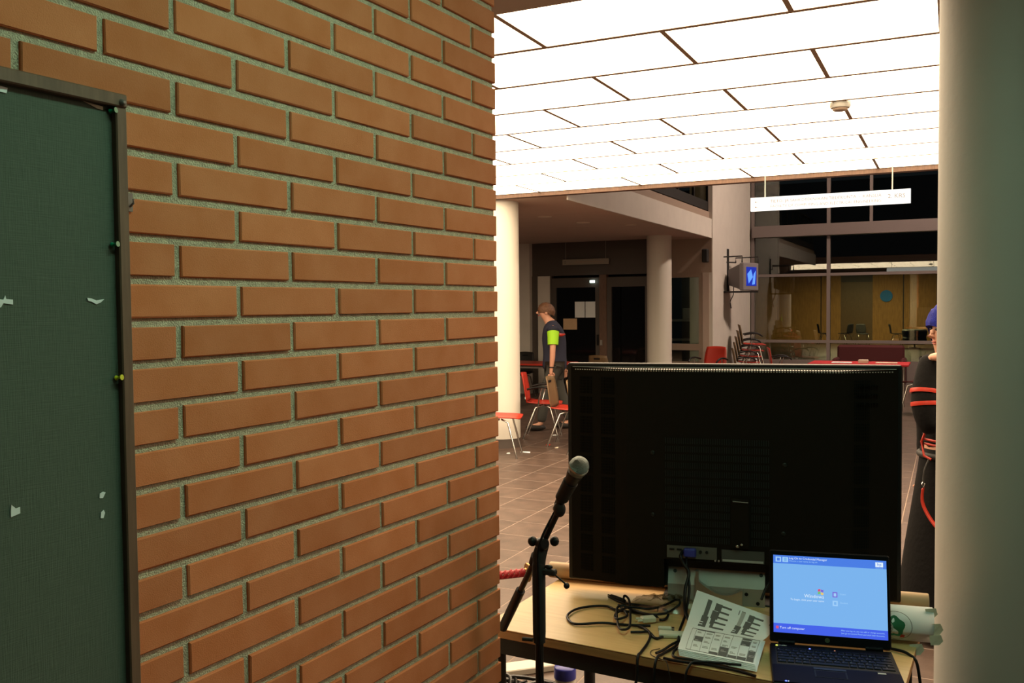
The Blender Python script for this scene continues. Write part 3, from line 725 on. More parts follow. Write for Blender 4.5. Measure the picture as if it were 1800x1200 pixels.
rows = [(-.040, .010, [1]*15), (-.0555, .0165, [1]*13+[2]), (-.0745, .0165, [1.5]+[1]*12+[1.5]), (-.0935, .0165, [1.75]+[1]*11+[2.25]), (-.1125, .0165, [2.25]+[1]*10+[1.75, 1]), (-.1315, .0165, [1.25, 1, 1, 1, 5, 1, 1, 1, 1, 1.75])]
mark = as_mesh(MB().box(-.0012, .0012, -.0008, .0008, 0, .0001), 'key_legend', 'key_mark')
for (y, h_, ws) in rows:
    x = .0155
    for q in ws:
        k_ = link('key', keymesh(round(kw*q-.0012, 5), h_), kb, (x+kw*q/2, y, LT-.0004))
        if h_ > .011 and q < 2: link('key_legend', mark, kb, (x+kw*q/2-.0035, y+.003, LT+.0027))
        x += kw*q
tp = MB().box(.105, .185, -.220, -.172, LT, LT+.0006).build('touchpad', 'laptop', lap)
MB().box(.109, .181, -.216, -.178, LT+.0006, LT+.0009).build('touch_surface', 'palm', tp)
MB().box(.105, .185, -.171, -.160, LT, LT+.0015).build('pad_buttons', 'black', lap)
MB().box(.262, .282, -.166, -.158, LT, LT+.0006).build('sticker', 'ink_light', lap)
MB().ell((.018, -.018, LT), (.003, .002, .0015), 8, 6).build('power_led', 'led_yellow', lap)
MB().ell((.105, -.027, LT), (.0026, .0016, .0015), 8, 6).build('blue_led', 'led_blue', lap)
MB().ell((.170, -.027, LT), (.002, .0014, .0012), 8, 6).build('amber_led', 'led_amber', lap)
MB().ell((.032, -.262, LT), (.0032, .002, .002), 8, 6).build('blue_led', 'led_blue', lap)
MB().ell((.038, -.262, LT), (.0014, .002, .002), 8, 6).build('white_led', 'ui_text', lap)
MB().box(.022, .045, -.0195, -.0165, LT, LT+.001).build('power_button', 'ink_light', lap)
for hx in (.045, .275): MB().tube([(hx-.022, .002, LT+.003), (hx+.022, .002, LT+.003)], .0065, 12).build('hinge', 'laptop', lap)
LH = .252; TH = math.radians(12)
lid = MB().cbox(0, LW, 0, LH, -.010, -.0005, .004).build('lid', 'laptop', lap, (0, .003, LT+.002), (math.pi/2-TH, 0, 0))
S0, S1, B0, B1 = .0105, LW-.0085, .026, .238
SW, SH = S1-S0, B1-B0
def ui(name, u0, u1, v0, v1, m, d=.0002):
    return MB().box(S0+SW*u0, S0+SW*u1, B0+SH*v0, B0+SH*v1, -.0004, d).build(name, m, lid)
MB().box(0.003, LW-.003, .003, B0, -.0006, .0010).box(0.003, LW-.003, B1, LH-.003, -.0006, .0010).box(.003, S0, B0, B1, -.0006, .0010).box(S1, LW-.003, B0, B1, -.0006, .0010).build('bezel', 'laptop', lid)
ui('screen_header', 0, 1, .892, 1, 'ui_top'); ui('screen_field', 0, 1, .118, .892, 'ui_mid'); ui('screen_footer', 0, 1, 0, .118, 'ui_bot')
ui('icon', .022, .072, .912, .978, 'ui_soft', .0004); ui('icon', .083, .135, .912, .978, 'ui_soft', .0004)
ui('icon_mark', .034, .060, .926, .962, 'ui_top', .0005); ui('icon_mark', .096, .122, .922, .968, 'ui_mid', .0005)
def ut(s, u, v, size, m='ui_text', al='LEFT', sp=1.0): return text('lettering', s, size, m, lid, (S0+SW*u, B0+SH*v, .00045), (0, 0, 0), .00005, al, sp)
ut('Log On to Credential Manager', .143, .955, .0082); ut('Choose a user name to log on', .143, .922, .0062, 'ui_soft')
ui('logo_plate', .905, .972, .915, .975, 'ui_text', .0004)
ut('hp', .939, .932, .0115, 'ui_top', 'CENTER'); ut('invent', .939, .896, .0055, 'ui_soft', 'CENTER', 1.4)
for (du, dv, m) in ((0, 0, 'ui_green'), (0, 1, 'ui_red'), (1, 0, 'ui_yellow'), (1, 1, 'ui_purple')):
    b = MB(); u0 = .398+.026*du; v0 = .520+.034*dv
    for q in range(4):
        a = u0+.0058*q; dd = .006*math.sin((q+4*du)*.8)
        b.box(S0+SW*a, S0+SW*(a+.0058), B0+SH*(v0+dd-.010*0), B0+SH*(v0+.030+dd), 0, .0004)
    b.build('logo_flag', m, lid)
ut('Windows', .452, .470, .0135, 'ui_text', 'RIGHT'); ut('To begin, click your user name', .452, .425, .0072, 'ui_text', 'RIGHT')
ui('user_icon', .527, .570, .495, .562, 'ui_purple', .0004); ui('icon_mark', .537, .560, .508, .549, 'ui_soft', .0005)
ui('user_icon', .527, .572, .385, .452, 'ui_soft', .0004); ui('icon_mark', .539, .560, .400, .436, 'ui_mid', .0005)
ut('Guest', .592, .53, .0065, 'ui_soft'); ut('Student', .592, .42, .0065, 'ui_soft')
ui('shutdown_icon', .022, .046, .048, .082, 'ui_red', .0004)
ut('Turn off computer', .056, .052, .0088, 'ui_text')
ut('After you log on, you can add or change accounts.', .975, .074, .0056, 'ui_soft', 'RIGHT'); ut('Just go to Control Panel and click User Accounts.', .975, .040, .0056, 'ui_soft', 'RIGHT')
MB().lathe([(.0066, 0), (.0066, .0012)], 20, (LW*.48, .014, .001)).build('badge', mat('badge', (.16, .20, .12), .35, metal=.6), lid)
ut('hp', .467, -.075, .008, 'ui_soft', 'CENTER').data.materials[0] = M['silver']

# ---- booklet
# lower pages lie towards the viewer, upper page rises against the stand
bk = thing('booklet', 'open photocopied booklet with floor plans and a timetable', 'booklet', (-.690, 2.505, TZ), 0.0)
fl, fr_, bl, br = Vector((-.005, .0, .0)), Vector((0, 0, 0)), None, None
A0 = Vector((.012, -.082, .024)); A1 = Vector((.224, -.090, .018)); F0 = Vector((-.012, .092, .028)); F1 = Vector((.216, .062, .030))
U0 = Vector((-.022, .262, .085)); U1 = Vector((.240, .165, .062))
def low(u, v, d=0.0):
    p = (A0*(1-u)+A1*u)*(1-v) + (F0*(1-u)+F1*u)*v
    return p + Vector((0, 0, d + .008*math.sin(math.pi*v)*.6))
def upp(u, v, d=0.0):
    p = (F0*(1-u)+F1*u)*(1-v) + (U0*(1-u)+U1*u)*v
    n = Vector((0, -.35, .94))
    return p + n*(d - .012*math.sin(math.pi*v)*u)
def sheet(name, fn, u0, u1, v0, v1, d0, d1, m, nu=6, nv=6):
    b = MB(); vs = []
    for d in (d1, d0):
        for j in range(nv+1):
            for i in range(nu+1): vs.append(fn(u0+(u1-u0)*i/nu, v0+(v1-v0)*j/nv, d))
    N = (nu+1)*(nv+1); fs = []
    for j in range(nv):
        for i in range(nu):
            a = j*(nu+1)+i; fs += [(a, a+1, a+nu+2, a+nu+1), (N+a, N+a+nu+1, N+a+nu+2, N+a+1)]
    for i in range(nu): fs += [(i, N+i, N+i+1, i+1), (nv*(nu+1)+i, nv*(nu+1)+i+1, N+nv*(nu+1)+i+1, N+nv*(nu+1)+i)]
    for j in range(nv): a = j*(nu+1); c = a+nu; fs += [(a, a+nu+1, N+a+nu+1, N+a), (c, N+c, N+c+nu+1, c+nu+1)]
    b.add(vs, fs, 0, False); return b.build(name, m, bk)
for k in range(5):
    sheet('page', lambda u, v, d, k=k: low(u, v, d) + Vector((.002*k, -.0035*k*(1-v), -.0030*k*(1-v)**.7)), 0, 1, 0, 1, -.0012, 0, 'paper')
up_ = sheet('page', upp, 0, 1, 0, 1, -.001, 0, 'paper', 8, 8)
E_ = .0007
lo = [o for o in bk.children][0]
def prt(fn, u0, u1, v0, v1, m, name='print'): return sheet(name, fn, u0, u1, v0, v1, 0, E_, m, 3, 3)
# timetable: rules, grey blocks and lines of small type on the lower page
for u in (.10, .16, .28, .40, .52, .64, .76, .88, .975): prt(low, u-.0018, u+.0018, .06, .96, 'ink', 'rule')
prt(low, .10, .975, .053, .060, 'ink', 'rule'); prt(low, .10, .975, .955, .965, 'ink', 'rule')
for (a, b_, c, d) in ((.17, .28, .40, .60), (.405, .515, .06, .13), (.525, .635, .06, .36), (.645, .755, .06, .14), (.765, .875, .06, .15), (.765, .875, .58, .80), (.765, .875, .85, .93), (.885, .97, .06, .42), (.17, .28, .91, .95), (.285, .395, .91, .95)): prt(low, a, b_, c, d, 'ink', 'grey_cell')
for c_ in range(7):
    a = .172+.12*c_
    for q in range(4):
        v = .20+.19*q
        if random.random() < .8: prt(low, a+.01, a+.09*random.uniform(.6, 1), v, v+.018, 'ink_light', 'type_line'); prt(low, a+.01, a+.09*random.uniform(.5, 1), v+.04, v+.058, 'ink_light', 'type_line')
# floor plans on the upper page: a long wing and a comb of four fingers, twice
for (u0, sc_) in ((.17, 1.0), (.60, .86)):
    def R_(a, b_, c, d, m='ink'): prt(upp, u0+a*sc_, u0+b_*sc_, .04+c*.84, .04+d*.84, m, 'plan')
    R_(.0, .055, .40, .96, 'ink' if sc_ == 1 else 'ink_light'); R_(.0, .055, .62, .70); R_(.0, .05, .90, .98); R_(-.01, .075, .22, .42); R_(.03, .075, .06, .24); R_(-.02, .075, .04, .10); R_(-.015, .05, .14, .18)
    R_(.11, .19, .70, .95); R_(.095, .185, .40, .68); R_(.11, .165, .20, .40); R_(.125, .165, .06, .24)
    for q in range(5): R_(.165, .31-.012*(q == 3), .055+.205*q, .115+.205*q)
    R_(.40, .408, .82, .98)

# ---- cables, connectors and the plastic bag on the table
def cable(label, pts, r=.0038, sub=6, group='black cables on the table', name='cable'):
    p0 = Vector(pts[0])
    b = MB().tube([p-p0 for p in spline(pts, sub)], r, 7)
    return tag(b.build(name, 'rubber', None, tuple(p0)), label, 'cable', group)
def flat(l, z=TZ+.005, wob=.0): return [(x, y, z + wob*(i % 3)) for i, (x, y) in enumerate(l)]
cable('black cable lying in a wide loop on the left of the table', flat([(-1.027,2.826),(-.966,2.782),(-.926,2.778),(-.836,2.784),(-.799,2.746),(-.796,2.675),(-.877,2.711),(-.957,2.708),(-.995,2.725),(-1.041,2.713),(-1.077,2.662),(-1.08,2.594),(-1.053,2.55),(-1.021,2.538),(-.957,2.575),(-.909,2.589),(-.866,2.597),(-.815,2.612)], TZ+.005, .001), .0040)
cable('tangled black cable knotted in the middle of the table', flat([(-.959,2.777),(-.969,2.822),(-.939,2.777),(-.903,2.683),(-.862,2.553),(-.868,2.514),(-.897,2.552),(-.949,2.687),(-.938,2.717),(-.903,2.708),(-.841,2.679),(-.797,2.698),(-.792,2.742),(-.781,2.814),(-.798,2.846),(-.823,2.795),(-.856,2.729),(-.917,2.71),(-.939,2.65),(-.922,2.602),(-.904,2.603),(-.905,2.658),(-.957,2.726)], TZ+.014, .003), .0038)
cable('black cable running from the tangle over the front table edge', flat([(-.85,2.60),(-.824,2.586),(-.795,2.547),(-.782,2.476),(-.778,2.40)]) + [(-.777,2.37,TZ+.002),(-.776,2.352,TZ-.06),(-.80,2.33,.50),(-.83,2.33,.25)], .0042)
cable('black cable from the television down across the table beside the booklet', [(-.773,2.876,.882),(-.765,2.84,.862),(-.745,2.80,.80),(-.735,2.72,.745),(-.722,2.60,TZ+.010),(-.702,2.50,TZ+.006),(-.719,2.42,TZ+.005),(-.727,2.385,TZ+.003),(-.729,2.362,TZ-.05),(-.735,2.34,.45),(-.74,2.34,.2)], .0040)
cable('thick black screen cable hanging from the blue plug', [(-.783,2.868,.895),(-.785,2.842,.885),(-.772,2.835,.862),(-.752,2.82,.84),(-.755,2.79,.80),(-.747,2.75,.765),(-.728,2.70,.745),(-.695,2.65,.728)], .0055)
cable('black cable curling from the tangle under the booklet', flat([(-.855,2.542),(-.827,2.555),(-.805,2.565),(-.768,2.524),(-.738,2.588),(-.675,2.60)]), .0038)
cable('short black cable crossing left of the booklet', flat([(-.64,2.58),(-.685,2.555),(-.711,2.494),(-.723,2.436),(-.735,2.405)], TZ+.009), .0038)
cable('black cable bending round the near left corner of the booklet', flat([(-.66,2.53),(-.69,2.48),(-.695,2.44),(-.677,2.405),(-.60,2.415),(-.53,2.43)], TZ+.006), .0036)
cable('black cable along the front edge under the booklet', flat([(-.709,2.391),(-.679,2.385),(-.633,2.388),(-.58,2.395),(-.50,2.385),(-.455,2.372)], TZ+.005), .0040)
cable('black cable dropping over the front edge before the booklet', flat([(-.50,2.41),(-.56,2.40),(-.61,2.385)], TZ+.013) + [(-.63,2.37,TZ+.006),(-.639,2.349,TZ-.04),(-.645,2.33,.5)], .0034)
cable('black cable arching from behind the booklet to the laptop', [(-.515,2.77,.80),(-.50,2.80,.84),(-.47,2.81,.855),(-.43,2.79,.84),(-.41,2.76,TZ+.006)], .0042)
cable('thin wire lying at the front edge of the table', flat([(-.74,2.46),(-.757,2.436),(-.752,2.41),(-.735,2.395),(-.71,2.385)], TZ+.002) + [(-.695,2.372,TZ+.002),(-.68,2.352,TZ-.03),(-.672,2.348,TZ-.07)], .0011)
cable('black power cable falling off the right end of the table', [(-.22,2.74,TZ+.006),(-.15,2.72,TZ+.006),(-.10,2.70,TZ+.004),(-.075,2.68,TZ-.03),(-.06,2.66,.5),(-.06,2.65,.2)], .0042)
t = thing('dvi_connector', 'beige screen plug with two thumbscrews lying on the table', 'connector', (-.835, 2.652, TZ), .62)
MB().cbox(-.022, .022, -.014, .014, .004, .020, .003).build('plug_body', 'beige', t)
MB().box(.022, .032, -.011, .011, .006, .018).build('plug_shell', 'chrome', t)
for y in (-.0105, .0105): MB().lathe([(.004, 0), (.004, .014)], 10, (-.036, y, .012), (1, 0, 0)).build('thumbscrew', 'beige', t)
t = thing('adapter_block', 'pale adapter block with a second plug beside the booklet', 'connector', (-.748, 2.572, TZ), .3)
MB().cbox(-.028, .055, -.025, .012, .001, .013, .003).build('block', 'beige', t)
MB().cbox(-.030, .010, .018, .034, .003, .018, .003).build('plug_body', 'beige', t)
MB().box(.010, .018, .020, .032, .005, .016).build('plug_shell', 'chrome', t)
t = thing('ferrite_cable_end', 'black plug end of the tangled cable pointing left', 'plug', (-1.018, 2.820, TZ+.010), -.55)
MB().lathe([(.005, 0), (.0068, .004), (.0068, .05), (.0045, .075)], 14, axis=(1, 0, .05)).build('grip', 'rubber', t)
MB().lathe([(.0035, -.012), (.0035, 0)], 10, axis=(1, 0, .05)).build('tip', 'chrome', t)
# clear crumpled bag
b = MB(); nu, nv = 18, 12
rnd = random.Random(5)
for j in range(nv+1):
    for i in range(nu+1):
        u, v = i/nu, j/nv
        x = -.93+.235*u-.02*v + rnd.uniform(-.004, .004); y = 2.745+.135*v+.02*u + rnd.uniform(-.004, .004)
        env = max(0, math.sin(math.pi*u))**.6*max(0, math.sin(math.pi*v))**.6
        b.v.append((x+.83, y-2.82, .002+env*(.032+rnd.uniform(-.010, .010))))
for j in range(nv):
    for i in range(nu): a = j*(nu+1)+i; b.f.append([a, a+1, a+nu+2, a+nu+1]); b.m.append(0); b.sm.append(True)
tag(b.build('plastic_bag', 'plastic_bag', None, (-.83, 2.82, TZ)), 'crumpled clear plastic bag in front of the television stand', 'bag')

# ---- rolled poster at the right end
t = thing('rolled_poster', 'rolled white poster with a green emblem in a black ring', 'poster', (-.20, 2.80, TZ), .16)
b = MB(); n = 40; vs = []
for i in range(n+1):
    a = -2*math.pi*i/n*1.12 + math.radians(200); r = .051-.0035*i/n
    for x in (-.07, .155+.004*math.sin(a)): vs.append((x, r*math.cos(a), .053+r*math.sin(a)))
b.add(vs, [(2*i, 2*i+1, 2*i+3, 2*i+2) for i in range(n)], 0, True)
roll = b.build('roll', 'paper', t); sol = roll.modifiers.new('thickness', 'SOLIDIFY'); sol.thickness = .0008
def onroll(u, v, d):
    a = math.pi + (v)/.0525; r = .0516+d
    return (u, r*math.cos(a), .053 - r*math.sin(a))
def ringpts(r0, r1, n=36):
    f = MB(); vs = []
    for k in range(n):
        a = 2*math.pi*k/n
        for r in (r0, r1): vs.append(onroll(.055+r*math.cos(a), .006+r*math.sin(a), .0006))
    f.add(vs, [(2*k, 2*k+1, 2*((k+1) % n)+1, 2*((k+1) % n)) for k in range(n)]); return f
ringpts(.0425, .0440).build('emblem_ring', 'ink', roll)
f = MB(); vs = [onroll(.045, .006, .0007)]
for k in range(28):
    a = 2*math.pi*k/28; r = .030*(1+.10*math.sin(5*a)); vs.append(onroll(.052+r*math.cos(a)*.9, .004+r*math.sin(a), .0007))
f.add(vs, [(0, 1+k, 1+(k+1) % 28) for k in range(28)]); f.build('emblem', 'green', roll)
f = MB(); vs = []
for k in range(13):
    v = -.020+.042*k/12; wv = .013*math.sin(math.pi*k/12)
    vs += [onroll(.036-wv*.25, v, .0010), onroll(.036+wv, v, .0010)]
f.add(vs, [(2*k, 2*k+1, 2*k+3, 2*k+2) for k in range(12)]); f.build('emblem_centre', 'ink_light', roll)
for k in range(4): MB().add([onroll(.030, -.012+.009*k, .0013), onroll(.044, -.012+.009*k, .0013), onroll(.044, -.008+.009*k, .0013), onroll(.030, -.008+.009*k, .0013)], [(0,1,2,3)]).build('emblem_mark', 'green', roll)
MB().add([onroll(.066, -.030, .001), onroll(.078, -.028, .001), onroll(.080, -.020, .001), onroll(.070, -.017, .001)], [(0,1,2,3)]).build('emblem_spot', 'red', roll)
b = MB()
for (x, y, z, s) in ((.150, -.045, .070, 1), (.155, -.050, .040, .8), (.105, -.040, .006, .9), (.148, -.02, .105, .7)):
    b = MB(); b.add([(x-.012, y, z), (x+.022*s, y-.004, z+.006), (x+.030*s, y-.002, z-.012), (x+.018*s, y-.003, z-.030*s), (x-.008, y-.001, z-.034*s)], [(0,1,2,3,4)])
    o = b.build('tape', 'paper2', t); m_ = o.modifiers.new('thickness', 'SOLIDIFY'); m_.thickness = .0006
tag(MB().cbox(-.26, -.052, 2.895, 2.945, TZ, TZ+.062, .004).build('wooden_box', 'paper2', None), 'narrow cream box standing behind the rolled poster', 'box')

# ---- microphone and its stand
ms = thing('microphone_stand', 'black boom microphone stand in front of the table', 'stand', (-1.02, 2.247, 0))
MB().lathe([(.0115, .03), (.0115, .86)], 20).build('lower_tube', 'black', ms)
MB().lathe([(.0165, .77), (.018, .80), (.0185, .985), (.014, 1.0)], 20).build('height_clutch', 'black_matte', ms)
for k in range(3):
    a = .5+k*2.094
    MB().tube([(0, 0, .10), (.16*math.cos(a), .16*math.sin(a), .04), (.30*math.cos(a), .30*math.sin(a), .009)], .008, 10).build('leg', 'black', ms)
MB().lathe([(.0055, 0), (.0055, .03)], 12, (-.018, -.004, .775), (-1, -.2, 0)).build('clutch_screw', 'black_matte', ms)
bd = Vector((-.873, 2.18, 1.279))-Vector((-1.012, 2.262, 1.051)); bd.normalize()
bc = Vector((.008, .015, 1.045))
MB().tube([bc-bd*.37, bc-bd*.20], .0140, 14).build('boom_counter_tube', 'black', ms)
MB().tube([bc-bd*.21, bc-bd*.02], .0085, 14).build('boom_tube', mat('boom_steel', (.10, .07, .05), .4, metal=.6), ms)
MB().tube([bc-bd*.05, bc+bd*.125], .0078, 14).build('boom_tube', 'black', ms)
MB().tube([bc-bd*.085, bc-bd*.055], .017, 14, taper=[.014, .0175]).build('boom_collar', 'black_matte', ms)
hd = MB().tube([(0, 0, .97), (.0, .004, 1.01), tuple(bc-bd*.005)], .015, 14, taper=[.016, .020, .018]).build('swivel_head', 'black_matte', ms)
MB().lathe([(.014, -.014), (.017, -.008), (.017, .012), (.013, .016)], 16, tuple(bc+Vector((0, -.012, 0))), (.8, -.5, .1)).build('swivel_knob', 'black', ms)
for s in (-1, 1): MB().ell(tuple(bc+Vector((s*.028, s*.012, .004))), (.013, .013, .014), 14, 8).build('swivel_cap', 'black', ms)
MB().cbox(.012, .052, -.010, .010, .962, .978, .003).build('clamp', 'black_matte', ms)
MB().ell((.030, 0, .984), (.012, .008, .006)).build('clamp_nut', 'black', ms)
MB().tube([(.046, 0, .966), (.078, .006, .940)], .0026, 8).build('clamp_lever', 'black', ms)
MB().ell((.080, .0065, .936), (.0085, .0085, .0085), 14, 8).build('clamp_ball', 'black', ms)
ce = bc+bd*.120
MB().ell(tuple(ce+bd*.012), (.017, .014, .022), 16, 10).build('clip_joint', 'black_matte', ms)
ball = Vector((-.873, 2.18, 1.279)); md = (bd*1.0+Vector((.10, -.10, .05))).normalized()
mic = thing('microphone', 'handheld microphone with silver mesh ball clipped to the stand', 'microphone', tuple(ball))
MB().tube([tuple(-md*.125), tuple(-md*.058)], .017, 18, taper=[.0185, .0205]).build('clip', 'black_matte', ms).location = tuple(ball-Vector((-1.02, 2.247, 0)))
g = MB().lathe([(.0215, -.022), (.0245, -.012), (.0262, -.002), (.0252, .010), (.0205, .020), (.0125, .0268), (.0045, .0293), (1e-6, .0296)], 32, axis=tuple(md))
g.build('grille', 'mic_grille', mic)
MB().lathe([(.0266, -.004), (.0272, -.001), (.0266, .002)], 32, axis=tuple(md)).build('grille_band', 'silver2', mic)
MB().lathe([(.0110, -.155), (.0125, -.150), (.0150, -.10), (.0185, -.045), (.0215, -.030), (.0220, -.022)], 28, axis=tuple(md)).build('body', 'mic_body', mic)
MB().lathe([(.0095, -.172), (.0100, -.155)], 16, axis=tuple(md)).build('plug', 'chrome', mic)
e0 = ball-md*.170
mc = [e0, e0-md*.03, Vector((-1.000, 2.225, 1.07)), Vector((-1.012, 2.222, 1.02)), Vector((-1.012, 2.227, .92)), Vector((-1.010, 2.228, .76)), Vector((-1.003, 2.228, .68)), Vector((-.985, 2.22, .58)), Vector((-.965, 2.21, .45)), Vector((-.95, 2.2, .2)), Vector((-.93, 2.2, .008)), Vector((-.80, 2.1, .006))]
cable('black microphone cable running down the stand', [tuple(p) for p in mc], .0034, 6, 'black cables of the stand')

# ================================================================== HALL: MONITOR, CHAIRS, TABLES
t = thing('wall_monitor', 'old grey tube monitor with blue picture on a wall bracket', 'monitor', (-3.955, 17.72, 1.93), -0.34); t.scale = (1.2, 1.0, 1.12)
def frus(b, y0, y1, a, c, mi=0):           # frustum along local x between two rectangles
    (x0, w0, z0, z1), (x1, w1, z2, z3) = a, c
    b.add([(x0,-w0,z0),(x0,w0,z0),(x0,w0,z1),(x0,-w0,z1),(x1,-w1,z2),(x1,w1,z2),(x1,w1,z3),(x1,-w1,z3)], [(0,1,2,3),(7,6,5,4),(0,4,5,1),(1,5,6,2),(2,6,7,3),(3,7,4,0)], mi)
b = MB(); frus(b, 0, 0, (.10, .15, .12, .38), (.36, .25, .04, .47)); b.build('tube_housing', 'crt', t)
MB().cbox(.36, .44, -.27, .27, .02, .49, .012).build('bezel', 'crt_face', t)
scr = MB().box(.44, .444, -.18, .18, .10, .42).build('screen', 'screen_blue', t)
MB().prism([(-.15, .30), (-.02, .38), (.05, .25), (-.10, .14)], lambda u, v, d: (d, u, v), .444, .446).prism([(.02, .12), (.12, .13), (.15, .36), (.08, .30)], lambda u, v, d: (d, u, v), .444, .446).build('picture', 'screen_blue2', scr)
br = MB().box(.0, .02, -.03, .03, .0, .75).build('bracket', 'black_matte', t)
MB().tube([(.01, -.29, .52), (.01, -.29, .60), (.42, -.29, .60), (.42, -.29, .49)], .012, 6).build('bracket_arm', 'black_matte', br)
MB().tube([(.01, .29, .52), (.01, .29, .60), (.42, .29, .60), (.42, .29, .49)], .012, 6).build('bracket_arm', 'black_matte', br)
MB().tube([(.01, -.29, .52), (.01, -.29, .0), (.40, -.29, .0), (.40, .29, .0)], .012, 6).build('bracket_arm', 'black_matte', br)
MB().tube([(.01, -.29, .52), (.01, .29, .52)], .012, 6).build('bracket_arm', 'black_matte', br)
MB().box(.06, .42, -.29, .29, -.012, .015).build('bracket_shelf', 'black_matte', br)
MB().tube(spline([(.12, .0, .12), (.10, .02, -.05), (.06, .0, -.16), (.07, .01, -.28)], 5), .008, 6).build('power_lead', 'rubber', t)

def curved(b, w, h, n, fn, th, mi=0):
    """sheet of thickness th from fn(u in -1..1, v in 0..1) -> point; normal offset along fn's local x"""
    m_ = n; vs = []
    for side in (0, 1):
        for j in range(m_+1):
            for i in range(n+1):
                p = Vector(fn(-1+2*i/n, j/m_)); vs.append(p + (Vector((-th, 0, 0)) if side and w else (Vector((0, 0, -th)) if side else Vector((0, 0, 0)))))
    N = (n+1)*(m_+1); fs = []
    for j in range(m_):
        for i in range(n):
            a = j*(n+1)+i; fs += [(a, a+1, a+n+2, a+n+1), (N+a, N+a+n+1, N+a+n+2, N+a+1)]
    for i in range(n): fs += [(i, N+i, N+i+1, i+1), (m_*(n+1)+i, m_*(n+1)+i+1, N+m_*(n+1)+i+1, N+m_*(n+1)+i)]
    for j in range(m_): a = j*(n+1); c = a+n; fs += [(a, a+n+1, N+a+n+1, N+a), (c, N+c, N+c+n+1, c+n+1)]
    b.add(vs, fs, mi, True); return b
def make_chair(label, loc, rotz, shell='red', seat='red', arms=True, group='cafeteria chairs', slot=False):
    t = thing('chair', label, 'chair', loc, rotz, group)
    curved(MB(), 0, 0, 8, lambda u, v: (-.20+.42*v, .215*u*(1-.10*v*v), .445+.018*u*u-.035*max(0, v-.75)*4*(v-.75)+.02*(1-v)**4), .014).build('seat', seat, t)
    bk_ = lambda u, v: (-.215-.055*v-.02*v*v+.035*u*u*(.5+.5*v), .205*u*(1-.15*v**3)*(.86+.14*min(1, v*3)), .46+.37*v+.012*(1-u*u)*v)
    o = curved(MB(), 1, 0, 8, bk_, .014).build('backrest', shell, t)
    if slot: MB().box(-.305, -.262, -.055, .055, .765, .79).build('hand_slot', 'black', o)
    for sy in (-1, 1):
        MB().tube([(.02, .14*sy, .43), (.10, .19*sy, .40), (.20, .215*sy, .0)], .011, 8).build('leg', 'chrome', t)
        MB().tube([(.0, .14*sy, .43), (-.09, .19*sy, .40), (-.25, .215*sy, .0)], .011, 8).build('leg', 'chrome', t)
        if arms:
            MB().tube(spline([(-.06, .20*sy, .42), (-.03, .25*sy, .55), (.0, .26*sy, .655)], 4), .010, 8).build('arm_support', 'chrome', t)
            MB().tube(spline([(-.19, .25*sy, .64), (-.05, .265*sy, .67), (.08, .265*sy, .66), (.15, .255*sy, .61)], 4), .014, 8).build('armrest', 'black', t)
    return t
c1 = make_chair('red chair with only its seat and legs showing beside the brick corner', (-4.60, 9.15, 0), .30, arms=False)
c2 = make_chair('red chair with black arms next to the lit column', (-4.74, 10.66, 0), .30)
c3 = make_chair('chair with brown plywood back and red seat left of the television', (-4.16, 10.16, 0), .15, shell='brown_shell', arms=False, slot=True)
dup(c3, (-3.70, 9.70, 0), .1, 'second brown chair mostly hidden by the television edge, near its left side', 'cafeteria chairs')
c4 = make_chair('dark brown chair with a slotted back behind the left red table', (-7.2, 15.05, 0), -1.57, shell='black_matte', seat='black_matte', arms=False, slot=True)
dup(c3, (-6.15, 14.9, 0), 1.2, 'brown chair below the tan sheet on the dark door', 'cafeteria chairs')
dup(c3, (-5.45, 14.9, 0), 1.4, 'brown chair in front of the right dark door', 'cafeteria chairs')
c5 = dup(c2, (-3.86, 15.75, 0), -1.9, 'red chair with black arms below the narrow window', 'cafeteria chairs'); c5.scale = (1.1, 1.1, 1.13)
dup(c2, (-3.0, 18.3, 0), .25, 'red armchair beside the stack of chairs at the glazing', 'cafeteria chairs')
cs = make_chair('chair used as base', (-3.60, 17.85, 0), .25, shell='brown_shell', seat='red', arms=True)
for k in range(5):
    o = cs if k == 0 else dup(cs, (-3.60+.03*k, 17.85+.01*k, .115*k), .25, '')
    o['group'] = 'stacked red chairs'; o['label'] = ( ['bottom', 'second', 'third', 'fourth', 'top'][k]+' red seated chair of the stack at the side wall')
ms_ = {'dark': c4}
for i, (x, y, rz, lb) in enumerate([(-4.75, 39.2, .3, 'leftmost dark chair before the wooden wall'), (-3.95, 39.4, 2.6, 'dark chair before the wooden door'), (-3.25, 39.0, -1.2, 'dark chair right of the wooden door'), (-2.0, 39.2, .2, 'dark chair below the blue disc to its right')]):
    dup(c4, (x, y, 0), rz, lb+' beyond the glazing', 'chairs beyond the glazing')
def make_table(label, loc, rz, lx, ly, top, z=.73, name='dining_table'):
    t = thing(name, label, 'table', loc, rz)
    MB().cbox(-lx/2, lx/2, -ly/2, ly/2, z-.028, z, .004).build('tabletop', top, t)
    MB().box(-lx/2+.08, lx/2-.08, -ly/2+.08, -ly/2+.11, z-.08, z-.028).box(-lx/2+.08, lx/2-.08, ly/2-.11, ly/2-.08, z-.08, z-.028).build('rail', 'steel', t)
    for sx in (-1, 1):
        for sy in (-1, 1): MB().lathe([(.02, 0), (.02, z-.028)], 12, (sx*(lx/2-.1), sy*(ly/2-.1), 0)).build('leg', 'chrome', t)
    return t
make_table('red topped table behind the walking man', (-6.55, 14.1, 0), 0.0, 1.5, .8, 'red')
rt = make_table('bright red topped table in front of the glazing', (-1.35, 15.6, 0), 0.0, 1.5, .8, 'red_cloth')
tag(MB().cbox(-1.75, -1.45, 15.35, 15.56, .73, .745, .004).build('magazine', 'paper'), 'white magazine at the left of the bright red table', 'magazine')
